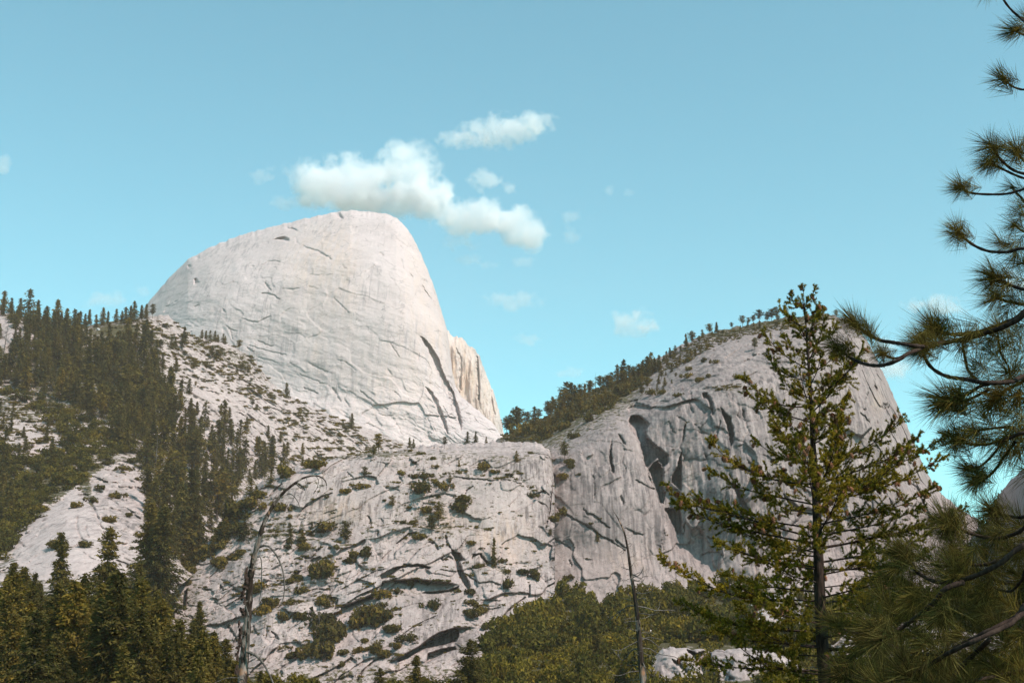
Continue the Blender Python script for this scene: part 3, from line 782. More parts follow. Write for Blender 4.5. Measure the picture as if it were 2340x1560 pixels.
# --- big rock wall on the right -----------------------------------------------------------------------
WL_TOP = [(1120, 1020), (1140, 1000), (1180, 986), (1250, 950), (1300, 922), (1345, 894), (1430, 864), (1500, 820), (1560, 788), (1610, 763), (1700, 743), (1800, 724), (1890, 716), (1945, 733), (1968, 758),
          (1985, 785), (2000, 815), (2020, 855), (2040, 900), (2062, 950), (2085, 1000), (2100, 1040), (2115, 1075), (2140, 1115), (2165, 1140), (2200, 1165), (2260, 1200), (2330, 1250)]
WL_BOT = [(1120, 1430), (2330, 1460)]
WL_CRACKS = [(z8(p), w * 0.5, d * 0.75) for p, w, d in [
    ([(1420, 935), (1440, 985), (1465, 1030)], 2, 3), ([(1548, 960), (1540, 1010), (1530, 1090)], 3.4, 7), ([(1580, 700), (1590, 740), (1597, 775)], 3, 5), ([(1510, 745), (1530, 770), (1555, 790)], 3, 5),
    ([(1580, 800), (1590, 840), (1610, 870)], 2.2, 4), ([(1055, 1500), (1080, 1560)], 3, 4), ([(770, 905), (850, 885), (930, 880), (970, 850), (1040, 850)], 2, 3), ([(1040, 850), (1040, 900)], 2, 4),
    ([(1820, 370), (1850, 400)], 2.5, 4), ([(1850, 460), (1900, 430), (1960, 390), (2040, 355), (2110, 330)], 3.6, 6), ([(1980, 490), (2040, 465), (2080, 430)], 3, 5), ([(2195, 260), (2200, 320), (2215, 370)], 4, 6),
    ([(1280, 600), (1350, 560), (1420, 530)], 3, 5), ([(1150, 670), (1230, 620)], 2.4, 4), ([(1300, 590), (1380, 565)], 2, 3), ([(850, 1340), (860, 1450), (855, 1550)], 1.8, 3),
    ([(940, 890), (955, 940), (950, 1000)], 1.4, 2), ([(1300, 810), (1360, 790), (1420, 790)], 3, 4), ([(1480, 900), (1530, 920), (1560, 950)], 2, 3), ([(1620, 960), (1660, 1000), (1740, 1050)], 2, 3),
    ([(1520, 1180), (1560, 1220), (1570, 1240)], 2, 3), ([(1170, 1380), (1240, 1420), (1310, 1450)], 2, 4), ([(1260, 1310), (1280, 1380), (1320, 1440)], 2.6, 5), ([(470, 890), (540, 920), (600, 940)], 3.5, 5),
    ([(500, 970), (600, 1050), (640, 1130)], 1.6, 2), ([(1490, 480), (1520, 430), (1540, 390)], 1.8, 3), ([(1400, 560), (1410, 620)], 1.8, 3), ([(1960, 610), (2040, 590), (2090, 560)], 2.4, 4),
    ([(1620, 640), (1700, 610), (1800, 590)], 2, 3), ([(2150, 330), (2180, 420), (2230, 480)], 2.4, 4), ([(1780, 1070), (1800, 1000), (1815, 930)], 2, 3), ([(1950, 1130), (1990, 1110)], 2, 3)]] + [(z7(p), w * 0.5, d * 0.75) for p, w, d in [
    ([(870, 0), (960, 60), (1040, 110), (1110, 150), (1190, 190), (1270, 260), (1330, 280), (1400, 330), (1480, 380)], 2.6, 4), ([(1100, 0), (1130, 45), (1190, 60), (1250, 110), (1310, 160), (1340, 175)], 2.4, 4),
    ([(1480, 180), (1560, 220), (1640, 240)], 2.4, 4), ([(1390, 280), (1440, 330), (1490, 360)], 3, 4), ([(2170, 50), (2165, 380)], 1.8, 3), ([(2100, 250), (2170, 205)], 2, 3), ([(2210, 255), (2270, 290), (2340, 315)], 3, 5),
    ([(2165, 420), (2220, 395), (2310, 395), (2345, 435)], 2.2, 4), ([(800, 250), (870, 290), (950, 330), (1010, 380)], 1.2, 2), ([(980, 460), (1000, 520)], 2, 3), ([(640, 160), (700, 300)], 1.2, 2),
    ([(1820, 200), (1835, 250)], 2, 3), ([(1800, 280), (1815, 380)], 1.4, 2), ([(1640, 650), (1560, 600), (1480, 600)], 1.4, 2), ([(1120, 460), (1190, 460)], 2, 2), ([(1970, 100), (1975, 220), (1965, 240)], 3, 6), ([(2010, 140), (1995, 240)], 3, 6)]] + [(zB(p), w, d) for p, w, d in [
    ([(1370, 360), (1400, 500), (1450, 620), (1490, 750), (1540, 880)], 2.5, 5), ([(1440, 880), (1480, 860)], 2.4, 4), ([(1390, 730), (1400, 760)], 4, 6), ([(1250, 420), (1330, 440), (1380, 450)], 2, 4), ([(1300, 900), (1360, 960)], 1.6, 3),
    ([(1480, 1010), (1530, 1090), (1560, 1160)], 1.6, 3), ([(1400, 1100), (1460, 1200)], 1.6, 3), ([(1180, 350), (1230, 420), (1300, 520)], 2, 4), ([(1330, 1470), (1390, 1530)], 1.8, 3), ([(1600, 1330), (1700, 1420)], 2, 3)]] + [
    (Z(1900, 1100, 3.39, p), w, d) for p, w, d in [([(180, 190), (250, 230), (290, 270), (320, 310)], 2, 3), ([(240, 200), (310, 240), (350, 290)], 2, 3), ([(340, 150), (390, 200), (440, 260)], 2.4, 4), ([(150, 230), (200, 280)], 1.6, 2), ([(450, 130), (480, 200), (520, 250)], 2, 3)]]
WL_RECESS = [(z8(p), d) for p, d in [
    ([(1112, 935), (1125, 900), (1160, 885), (1220, 900), (1280, 960), (1265, 985), (1250, 1010), (1262, 1060), (1320, 1110), (1400, 1170), (1420, 1200), (1415, 1260), (1380, 1290), (1330, 1220), (1300, 1250), (1260, 1300), (1235, 1270), (1215, 1180), (1195, 1090), (1170, 1060), (1130, 1000)], 20),
    ([(1262, 1300), (1300, 1250), (1340, 1230), (1385, 1300), (1378, 1420), (1395, 1500), (1385, 1560), (1350, 1560), (1330, 1480), (1290, 1380)], 15), ([(1521, 1150), (1521, 1470), (1440, 1400), (1440, 1350), (1480, 1280), (1500, 1200)], 20),
    ([(1808, 818), (1850, 868), (1890, 900), (1902, 950), (1922, 1030), (1912, 1100), (1890, 1140), (1876, 1050), (1856, 970), (1826, 890)], 17), ([(1668, 722), (1710, 713), (1747, 760), (1762, 800), (1772, 870), (1755, 902), (1738, 850), (1716, 785), (1680, 765)], 10),
    ([(994, 1030), (990, 1140), (996, 1230), (1010, 1300), (1003, 1362), (983, 1310), (966, 1220), (975, 1120)], 11), ([(1028, 1018), (1062, 1040), (1090, 1090), (1108, 1140), (1072, 1102), (1042, 1064)], 7),
    ([(1105, 832), (1160, 808), (1230, 813), (1285, 828), (1280, 848), (1200, 850), (1150, 862), (1120, 882)], 9), ([(1683, 1168), (1715, 1196), (1725, 1222), (1700, 1218)], 6), ([(1638, 988), (1662, 1016), (1702, 1030), (1670, 1036), (1643, 1018)], 5),
    ([(1945, 1400), (1980, 1500), (2000, 1560), (1960, 1560), (1925, 1440)], 8), ([(1350, 785), (1380, 775), (1420, 785), (1415, 798), (1380, 798)], 6), ([(1970, 810), (1995, 860), (2000, 930), (1980, 900)], 7)]] + [(zB(p), d) for p, d in [
    ([(490, 1370), (530, 1395), (565, 1450), (605, 1530), (580, 1545), (530, 1480)], 11), ([(785, 1235), (835, 1290), (862, 1350), (885, 1395), (850, 1382), (805, 1320)], 10), ([(800, 1400), (862, 1458), (925, 1512), (870, 1505), (818, 1452)], 8),
    ([(565, 1180), (600, 1215), (680, 1260), (640, 1262), (590, 1225)], 7)]] + [(z7(p), d) for p, d in [([(1820, 0), (1965, 0), (1988, 120), (1965, 235), (1940, 242), (1880, 120)], 14)]]
def wall_depth(X, Y, d):
    D = 705 + (1350 - Y) * 0.10
    R = np.interp(X, [1120, 1500, 1650, 1900, 1970, 2100], [110, 150, 150, 150, 95, 70])
    A = np.interp(X, [1120, 1500, 1650, 1900, 1970, 2100], [260, 260, 230, 170, 130, 90])
    q = np.clip(1 - d / R, 0, 0.9995)
    D = D + A * (0.55 * (1 - np.sqrt(1 - q * q)) + 0.45 * q * q)
    # the front bulges out in the middle and turns away to the right; the left slab stands in front of the alcove
    D = D - 26 * blob(X, Y, 1380, 1160, 150, 190) - 34 * blob(X, Y, 1700, 1080, 160, 220) + np.clip(X - 1850, 0, None) * 0.10
    edge = seg_side(X, Y, [(1425, 860), (1437, 960), (1466, 1040), (1500, 1130), (1540, 1225), (1580, 1290), (1700, 1340)])
    D = D + 14 * sstep(-3, 3, edge) * np.exp(-np.clip(edge, 0, None) / 70) * sstep(930, 1000, Y)
    D = D - 26 * sstep(1230, 1400, Y)
    return D
def seg_side(X, Y, line):
    ys = np.array([p[1] for p in line]); xs = np.array([p[0] for p in line])
    return X - np.interp(Y, ys, xs)
def wall_relief(X, Y, P, d):
    up = sstep(150, 60, d) * sstep(1900, 1800, X)
    q = pts3(P, 26, 34, 26)
    rot = np.stack([q[:, 0] * 0.86 + q[:, 2] * 0.5, q[:, 1], -q[:, 0] * 0.5 + q[:, 2] * 0.86], 1)
    n1 = fbm(rot * np.array([0.6, 0.8, 1.6]), 5, 0.58).reshape(X.shape)
    n2 = fbm(pts3(P, 14, 30, 40), 4, 0.58).reshape(X.shape)
    n3 = fbm(pts3(P, 3), 4, 0.62).reshape(X.shape)
    n5 = fbm(pts3(P, 9, 12, 9) + 4, 4, 0.6).reshape(X.shape)
    smooth = np.clip(blob(X, Y, 1380, 1200, 130, 150) + 0.6 * blob(X, Y, 1290, 1250, 60, 100), 0, 0.85)
    rr = 1 - smooth
    r = (n1 * 1.8 + plates(n1, 5, 0.05) * 1.6) * (0.2 + 0.35 * rr + 0.6 * up) + (plates(n2, 4, 0.12) * 1.2 + n2 * 1.6) * (0.3 + 0.7 * rr) + plates(n5, 4, 0.12) * 0.35 * rr + n3 * (0.05 + 0.08 * rr)
    wu = fbm(pts3(P, 36) + 3, 3).reshape(X.shape); wv = fbm(pts3(P, 36) + 8, 3).reshape(X.shape)
    tilt = 0.35 + 0.4 * up
    uu = (P[..., 0] + tilt * 0.4 * P[..., 2]); vv = (P[..., 2] - tilt * P[..., 0])
    b1, e1 = blocks(uu / 20 + wu * 0.5, vv / 30 + wv * 0.5, 15)
    b2, e2 = blocks(uu / 7 + wv * 0.5, vv / 10 + wu * 0.5, 19)
    joint = sstep(0.07, 0.0, e1) * 1.0 * sstep(-0.1, 0.2, wu)
    r = r + (b1 * 3.0 + b2 * (0.7 + 0.5 * up)) * (0.2 + 0.8 * rr) - joint * rr
    return r - carve(X, Y, WL_CRACKS, WL_RECESS)
def wall_soil(X, Y):
    d, _ = seg_dist(X, Y, WL_TOP)
    s = 0.12 + 0.42 * sstep(1520, 1440, X) * sstep(95, 30, d) * sstep(1100, 1180, X) + 0.65 * sstep(1560, 1640, X) * sstep(1930, 1880, X) * sstep(26, 8, d)
    s = s + 0.5 * blob(X, Y, 1658, 886, 38, 6) + 0.2 * blob(X, Y, 1560, 840, 80, 60) + 0.25 * sstep(1500, 1400, X) * sstep(140, 80, d)
    return np.clip(s, 0, 1)
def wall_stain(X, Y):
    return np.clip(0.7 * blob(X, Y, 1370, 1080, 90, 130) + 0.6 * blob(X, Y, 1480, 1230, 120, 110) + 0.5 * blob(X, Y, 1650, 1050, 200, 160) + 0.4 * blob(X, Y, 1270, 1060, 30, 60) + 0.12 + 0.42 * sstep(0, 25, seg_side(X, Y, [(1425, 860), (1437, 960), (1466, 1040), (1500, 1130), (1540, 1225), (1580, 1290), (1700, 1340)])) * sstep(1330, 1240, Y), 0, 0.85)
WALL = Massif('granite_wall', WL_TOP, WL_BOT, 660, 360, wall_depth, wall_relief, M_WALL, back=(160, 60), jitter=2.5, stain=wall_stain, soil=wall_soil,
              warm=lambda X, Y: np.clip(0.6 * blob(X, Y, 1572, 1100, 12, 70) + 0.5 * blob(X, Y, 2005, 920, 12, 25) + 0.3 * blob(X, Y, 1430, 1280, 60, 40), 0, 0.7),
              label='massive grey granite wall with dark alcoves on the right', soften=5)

# --- shaded slab at the right edge
def side_depth(X, Y, d):
    return 900 - (X - 2270) * 2.6 + (1350 - Y) * 0.05
def side_relief(X, Y, P, d):
    q = pts3(at(X, Y, 500), 20)
    rot = np.stack([q[:, 0] * 0.7 - q[:, 2] * 0.7, q[:, 1], q[:, 0] * 0.7 + q[:, 2] * 0.7], 1)
    n = fbm(rot * np.array([2.2, 1, 0.5]), 5, 0.6).reshape(X.shape)
    return plates(n, 4, 0.15) * 8 + n * 5
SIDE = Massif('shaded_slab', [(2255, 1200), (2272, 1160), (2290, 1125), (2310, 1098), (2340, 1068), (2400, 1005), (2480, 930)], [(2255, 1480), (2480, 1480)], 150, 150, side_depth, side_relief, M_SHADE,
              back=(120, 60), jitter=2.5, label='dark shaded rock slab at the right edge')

# --- brush covered slope under the wall, near slope, and a low outcrop
FT_TOP = [(1040, 1640), (1075, 1560), (1105, 1490), (1160, 1418), (1205, 1378), (1240, 1366), (1300, 1372), (1380, 1378), (1450, 1362), (1520, 1352), (1600, 1348), (1700, 1352), (1780, 1372), (1900, 1360), (2000, 1350), (2340, 1350), (2520, 1350)]
def foot_depth(X, Y, d):
    return np.interp(Y, [1330, 1400, 1500, 1600, 1800], [560, 470, 350, 250, 140])
def foot_relief(X, Y, P, d):
    return fbm(pts3(P, 30), 4).reshape(X.shape) * 7 + fbm(pts3(P, 6), 3).reshape(X.shape) * 1.2
FOOT = Massif('talus_slope', FT_TOP, [(1040, 1800), (2520, 1800)], 260, 100, foot_depth, foot_relief, M_SLOPE, back=(80, 30), jitter=2,
              soil=lambda X, Y: np.clip(0.95 - 1.1 * blob(X, Y, 1790, 1420, 60, 40) - 0.9 * blob(X, Y, 1590, 1410, 25, 25) - 0.6 * blob(X, Y, 1480, 1440, 25, 20) - 0.8 * blob(X, Y, 2010, 1440, 70, 30) - 0.6 * blob(X, Y, 2200, 1480, 60, 40), 0, 1),
              label='low slope of brush and boulders below the wall')
NR_TOP = [(-160, 1440), (0, 1430), (150, 1450), (300, 1455), (450, 1505), (560, 1550), (700, 1566), (900, 1570), (1010, 1562), (1100, 1600), (2520, 1640)]
NEAR = Massif('valley_slope', NR_TOP, [(-160, 1850), (2520, 1850)], 160, 60, lambda X, Y, d: np.interp(Y, [1420, 1500, 1600, 1700, 1850], [360, 290, 215, 165, 118]) ,
              lambda X, Y, P, d: fbm(pts3(P, 25), 4).reshape(X.shape) * 4, M_SLOPE, back=(60, 25), jitter=2, soil=lambda X, Y: 0.9 + 0 * X, label='near forested slope at the foot of the mountain')
def crop_relief(X, Y, P, d):
    n = fbm(pts3(P, 9, 12, 7), 5, 0.58).reshape(X.shape)
    wu = fbm(pts3(P, 12), 2).reshape(X.shape)
    b1, _ = blocks(P[..., 0] / 7 + wu * 0.5, P[..., 2] / 4 + wu * 0.5, 21)
    return n * 1.5 + plates(n, 4, 0.08) * 1.2 + b1 * 0.7 - carve(X, Y, [(Z(1380, 1080, 3.25, p), w, dd) for p, w, dd in [([(510, 1390), (560, 1420), (600, 1460), (635, 1490)], 3.5, 3), ([(420, 1300), (520, 1290)], 1.5, 1.5), ([(860, 1430), (900, 1490), (960, 1530)], 3, 3)]],
                                                    [(Z(1380, 1080, 3.25, [(600, 1300), (690, 1330), (790, 1310), (815, 1400), (830, 1480), (800, 1540), (750, 1510), (700, 1440), (660, 1370)]), 14)])
CROP = Massif('rock_outcrop', [(1425, 1640), (1460, 1560), (1488, 1505), (1515, 1480), (1560, 1478), (1620, 1486), (1700, 1480), (1780, 1490), (1840, 1530), (1880, 1640)], [(1425, 1750), (1880, 1750)], 220, 110,
              lambda X, Y, d: 300 + (1560 - Y) * 0.12 + 14 * (1 - np.sqrt(1 - np.clip(1 - d / 30, 0, 0.999) ** 2)), crop_relief, M_CLIFF, back=(40, 20), jitter=2.5,
              stain=lambda X, Y: 0.45 + 0 * X, label='pale rock outcrop with a dark cleft among the brush')
CROP2 = Massif('rock_bank', [(1900, 1475), (1940, 1440), (2010, 1425), (2100, 1418), (2180, 1440), (2260, 1450), (2360, 1470), (2420, 1520)], [(1900, 1650), (2420, 1650)], 240, 110,
               lambda X, Y, d: 330 + (1560 - Y) * 0.2 + 14 * (1 - np.sqrt(1 - np.clip(1 - d / 30, 0, 0.999) ** 2)), lambda X, Y, P, d: plates(fbm(pts3(P, 9, 12, 6), 5, 0.58).reshape(X.shape), 4, 0.15) * 6, M_CLIFF, back=(40, 20), jitter=3,
               stain=lambda X, Y: 0.4 + 0 * X, soil=lambda X, Y: 0.35 + 0 * X, label='low rock bank behind the pine boughs')

# ------------------------------------------------------------------ vegetation models
def tube(pts, radii, sides=6, cap=True):
    pts = np.asarray(pts, float)
    n = len(pts)
    tang = np.gradient(pts, axis=0)
    tang /= np.linalg.norm(tang, axis=1)[:, None] + 1e-9
    up = np.array([0.31, 0.93, 0.17])
    V = []
    for p, t, r in zip(pts, tang, radii):
        a = np.cross(t, up); a /= np.linalg.norm(a) + 1e-9
        b = np.cross(t, a)
        for k in range(sides):
            an = 2 * math.pi * k / sides
            V.append(p + r * (math.cos(an) * a + math.sin(an) * b))
    F = []
    for j in range(n - 1):
        for k in range(sides):
            k2 = (k + 1) % sides
            F.append((j * sides + k, j * sides + k2, (j + 1) * sides + k2, (j + 1) * sides + k))
    T = []
    if cap:
        V.append(pts[-1] + tang[-1] * radii[-1]); c = len(V) - 1
        for k in range(sides):
            T.append(((n - 1) * sides + k, (n - 1) * sides + (k + 1) % sides, c))
    return np.array(V), F, T

class Soup:
    """collects shapes into one mesh"""
    def __init__(self):
        self.V, self.F4, self.F3, self.n = [], [], [], 0
    def add(self, V, F4=(), F3=()):
        V = np.asarray(V, float)
        if len(F4): self.F4.append(np.asarray(F4, np.int64) + self.n)
        if len(F3): self.F3.append(np.asarray(F3, np.int64) + self.n)
        self.V.append(V); self.n += len(V)
    def tube(self, pts, radii, sides=6):
        self.add(*tube(pts, radii, sides))
    def tris(self, A, B, C):
        m = len(A)
        V = np.stack([A, B, C], 1).reshape(-1, 3)
        self.add(V, (), np.arange(3 * m).reshape(-1, 3))
    def mesh(self, name, smooth=False):
        return mesh_from(name, np.concatenate(self.V), np.concatenate(self.F4) if self.F4 else None, np.concatenate(self.F3) if self.F3 else None, smooth)

def unit(v):
    return v / (np.linalg.norm(v, axis=-1, keepdims=True) + 1e-9)

def sprays(rng, C, out, size, droop=0.35):
    """pointed sprays of foliage: one narrow triangle pair at every centre, aimed outwards"""
    n = len(C)
    d = unit(out + rng.normal(0, 0.45, (n, 3)) + np.array([0, 0, -droop]))
    s = unit(np.cross(d, rng.normal(0, 1, (n, 3))))
    l = size * rng.uniform(0.6, 1.4, (n, 1))
    w = l * rng.uniform(0.28, 0.5, (n, 1))
    return C - d * l * 0.4 - s * w, C - d * l * 0.4 + s * w, C + d * l

def conifer(seed, kind='fir', near=False):
    """height 1, foot at the origin -> trunk mesh, crown mesh"""
    rng = np.random.default_rng(seed)
    rad = {'fir': 0.185, 'slim': 0.135, 'pine': 0.21, 'wide': 0.24}[kind] * rng.uniform(0.9, 1.12)
    bare = {'fir': 0.06, 'slim': 0.1, 'pine': 0.33, 'wide': 0.04}[kind] * rng.uniform(0.7, 1.3)
    nwh = {'fir': 26, 'slim': 24, 'pine': 15, 'wide': 24}[kind] + (12 if near else 0)
    npw = 7 if near else 6
    bend = rng.normal(0, 0.012, 2)
    axis = lambda h: np.array([bend[0] * math.sin(h * 3), bend[1] * math.sin(h * 2.5), h])
    tr = Soup()
    hs = np.linspace(0, 0.97, 7)
    tr.tube([axis(h) - np.array([0, 0, 0.03 if h == 0 else 0]) for h in hs], [0.014 * (1 - h) + 0.0012 for h in hs], 6)
    C, O = [], []
    for i in range(nwh):
        h = bare + (1 - bare) * (i + rng.uniform(-0.3, 0.3)) / nwh
        u = np.clip((h - bare) / (1 - bare), 0, 1)
        if kind == 'pine':
            prof = (0.45 + 0.9 * u) * (1 - u ** 2.6) ** 0.8 + 0.08
        else:
            prof = (1 - u) ** 0.8 * (0.75 + 0.25 * min(1, u * 5)) + 0.03
        a0 = rng.uniform(0, 6.28)
        for k in range(npw):
            if rng.random() < (0.3 if kind == 'pine' else 0.14):
                continue
            a = a0 + 6.283 * k / npw + rng.normal(0, 0.25)
            L = rad * prof * rng.uniform(0.45, 1.3) * (1 + 0.25 * math.sin(h * 17 + seed))
            dirn = np.array([math.cos(a), math.sin(a), 0])
            rise = (0.35 if u > 0.7 else -0.12 - 0.25 * (1 - u)) if kind != 'pine' else rng.uniform(-0.1, 0.45)
            m = max(2, int((L / rad) * (9 if near else 4.5)) + 1)
            ss = np.linspace(0.22, 1, m)
            base = axis(h)
            P = base + dirn * (ss * L)[:, None] + np.array([0, 0, 1]) * (ss * L * rise)[:, None]
            rep = (8 if near else 3) if kind != 'pine' else (6 if near else 5)
            P = np.repeat(P, rep, 0)
            jit = 0.011 if near else (0.016 if kind != 'pine' else 0.024)
            P = P + rng.normal(0, jit, P.shape)
            C.append(P); O.append(np.repeat(dirn[None] + np.array([[0, 0, rise * 0.5]]), len(P), 0))
            if kind == 'pine' or near:
                tr.tube([base, base + dirn * L * 0.85 + np.array([0, 0, L * rise * 0.8])], [0.003, 0.0012], 3)
    C = np.concatenate(C); O = np.concatenate(O)
    top = axis(0.985) + rng.normal(0, 0.004, (10, 3)) * np.array([1, 1, 3])
    C = np.concatenate([C, top]); O = np.concatenate([O, np.repeat([[0, 0, 1.5]], 10, 0)])
    cr = Soup()
    cr.tris(*sprays(rng, C, O, 0.0175 if near else (0.040 if kind != 'pine' else 0.040)))
    return tr.mesh('trunk', True), cr.mesh('crown')

def shrub_mesh(seed, n=420, flat=0.75, leaf=0.085):
    """width about 1, foot at the origin"""
    rng = np.random.default_rng(seed)
    k = rng.integers(4, 8)
    A, B, C3 = [], [], []
    for j in range(k):
        r = rng.uniform(0.16, 0.30)
        c = np.array([rng.normal(0, 0.2), rng.normal(0, 0.2), r * 0.8 + abs(rng.normal(0, 0.14))])
        m = int(n / k)
        d = unit(rng.normal(0, 1, (m, 3)))
        rr = r * rng.uniform(0.35, 1.0, (m, 1)) ** 0.5 * (1 + 0.25 * np.sin(5 * d[:, :1] + j) * np.sin(4 * d[:, 1:2]))
        P = c + d * rr
        P[:, 2] = np.abs(P[:, 2]) * flat + 0.0
        nrm = unit(d + rng.normal(0, 0.7, (m, 3)))
        s = unit(np.cross(nrm, rng.normal(0, 1, (m, 3))))
        t = np.cross(nrm, s)
        l = leaf * rng.uniform(0.6, 1.4, (m, 1))
        A.append(P - s * l * 0.6 - t * l * 0.5); B.append(P + s * l * 0.6 - t * l * 0.5); C3.append(P + t * l)
    s = Soup()
    s.tris(np.concatenate(A), np.concatenate(B), np.concatenate(C3))
    return s.mesh('foliage')

def stems_mesh(seed):
    rng = np.random.default_rng(seed)
    s = Soup()
    for k in range(5):
        a = rng.uniform(0, 6.28); r = rng.uniform(0.1, 0.3)
        s.tube([(0, 0, -0.12), (0.4 * r * math.cos(a), 0.4 * r * math.sin(a), 0.15), (r * math.cos(a), r * math.sin(a), 0.42)], [0.022, 0.014, 0.006], 4)
    return s.mesh('stem')

def snag_meshes(seed, twigs=26):
    rng = np.random.default_rng(seed)
    t = Soup()
    hs = np.linspace(-0.03, 1, 7)
    bx = rng.normal(0, 0.015)
    t.tube([(bx * math.sin(2.4 * h), 0, h) for h in hs], [0.014 * (1 - max(h, 0)) + 0.002 for h in hs], 5)
    b = Soup()
    for i in range(twigs):
        h = rng.uniform(0.2, 0.96)
        a = rng.uniform(0, 6.28)
        L = 0.12 * (1.05 - h) * rng.uniform(0.5, 1.3) + 0.02
        d = np.array([math.cos(a), math.sin(a), 0])
        p0 = np.array([bx * math.sin(2.4 * h), 0, h])
        p1 = p0 + d * L * 0.6 + np.array([0, 0, -0.15 * L])
        p2 = p0 + d * L + np.array([0, 0, rng.uniform(-0.5, 0.3) * L])
        b.tube([p0, p1, p2], [0.0035, 0.0024, 0.001], 3)
    return t.mesh('trunk', True), b.mesh('dead_branches')

def two_part(tr, cr, mt, mc, base='tree'):
    tr.materials.append(mt); cr.materials.append(mc)
    return tr, cr

FIRS = [two_part(*conifer(100 + i, k), M_FARBARK, M_CONIFER) for i, k in enumerate(['fir', 'fir', 'slim', 'fir', 'slim', 'fir', 'wide', 'slim', 'fir', 'wide'])]
PINES = [two_part(*conifer(200 + i, 'pine'), M_FARBARK, M_CONIFER) for i in range(6)]
NEARS = [two_part(*conifer(300 + i, k, True), M_FARBARK, M_CONIFER) for i, k in enumerate(['fir', 'slim', 'fir', 'wide', 'slim', 'fir'])]
DRYS = [two_part(*conifer(350 + i, 'slim', True), M_FARBARK, M_DRY) for i in range(2)]
SNAGS = [two_part(*snag_meshes(400 + i), M_GREYWOOD, M_GREYWOOD) for i in range(4)]
SHRUBS = [shrub_mesh(500 + i) for i in range(8)]
BRUSH = [shrub_mesh(600 + i, 620, 0.85, 0.062) for i in range(7)]
MATS = [shrub_mesh(700 + i, 96, 0.38, 0.12) for i in range(5)]
STEMS = [stems_mesh(800 + i) for i in range(3)]
for m_ in SHRUBS + MATS: m_.materials.append(M_SHRUB)
for m_ in BRUSH: m_.materials.append(M_BRUSH)
for m_ in STEMS: m_.materials.append(M_FARBARK)

PART = {0: ('trunk', 'crown'), 1: ('trunk', 'dead_branches')}
def put_tree(p, h, pair, name, label, cat, group=None, rot=None, lean=0.0, snag=False, wide=1.0):
    r = bpy.data.objects.new(name, None)
    r.empty_display_size = 0.5
    COL.objects.link(r)
    r.location = p
    r.rotation_euler = (random.gauss(0, 0.02) , lean + random.gauss(0, 0.02), random.uniform(0, 6.28) if rot is None else rot)
    r.scale = (h * wide, h * wide, h)
    tag(r, label, cat, group)
    for me, nm in zip(pair, PART[1 if snag else 0]):
        o = link(nm, me, None, r)
        if nm == 'dead_branches': o['kind'] = 'stuff'
    return r

def put_shrub(p, w, me, name, label, cat, group=None, stem=False, tall=1.0):
    if not stem:
        o = link(name, me)
    else:
        o = bpy.data.objects.new(name, None); COL.objects.link(o)
        link('foliage', me, None, o)
        link('stem', STEMS[random.randrange(3)], None, o)
    o.location = p
    o.scale = (w, w, w * tall)
    o.rotation_euler = (0, 0, random.uniform(0, 6.28))
    return tag(o, label, cat, group)

def darts(poly, spacing, n, seed, dens=None):
    """random spots inside a polygon, kept apart"""
    rng = np.random.default_rng(seed)
    xs = [p[0] for p in poly]; ys = [p[1] for p in poly]
    m = n * 40
    X = rng.uniform(min(xs), max(xs), m); Y = rng.uniform(min(ys), max(ys), m); U = rng.random(m)
    k = inside(X, Y, poly)
    X, Y, U = X[k], Y[k], U[k]
    out = np.empty((0, 2))
    for x, y, u in zip(X, Y, U):
        if len(out) >= n:
            break
        if len(out) and (((out[:, 0] - x) ** 2 + ((out[:, 1] - y) * 1.3) ** 2) < spacing ** 2).any():
            continue
        if dens is not None and u > dens(x, y):
            continue
        out = np.concatenate([out, [[x, y]]])
    return [tuple(q) for q in out]

def hm(p, px):
    return px * p[1] / FPX * 0.985

def joined(name, items, mat, label, cat, lite=1):
    """a mass nobody could count: one object of many copies. items: (mesh, position, scale, rotation)"""
    s = Soup()
    cache = {}
    for me, p, sc, rz in items:
        if me.name not in cache:
            v = np.empty(len(me.vertices) * 3, np.float32); me.vertices.foreach_get('co', v)
            me.calc_loop_triangles(); f = np.empty(len(me.loop_triangles) * 3, np.int32); me.loop_triangles.foreach_get('vertices', f)
            v = v.reshape(-1, 3).astype(float); f = f.reshape(-1, 3)
            if lite > 1 and len(v) == 3 * len(f):            # separate sprays: fewer and larger
                q = v[f][::lite]
                q = q.mean(1, keepdims=True) + (q - q.mean(1, keepdims=True)) * math.sqrt(lite) * 0.95
                v = q.reshape(-1, 3); f = np.arange(len(v)).reshape(-1, 3)
            cache[me.name] = (v, f)
        v, f = cache[me.name]
        c, sn = math.cos(rz), math.sin(rz)
        q = np.stack([v[:, 0] * c - v[:, 1] * sn, v[:, 0] * sn + v[:, 1] * c, v[:, 2]], 1) * np.asarray(sc) + np.asarray(p)
        s.add(q, (), f)
    return tag(link(name, s.mesh(name), mat), label, cat, None, 'stuff')

# ------------------------------------------------------------------ trees and shrubs in place
R = random
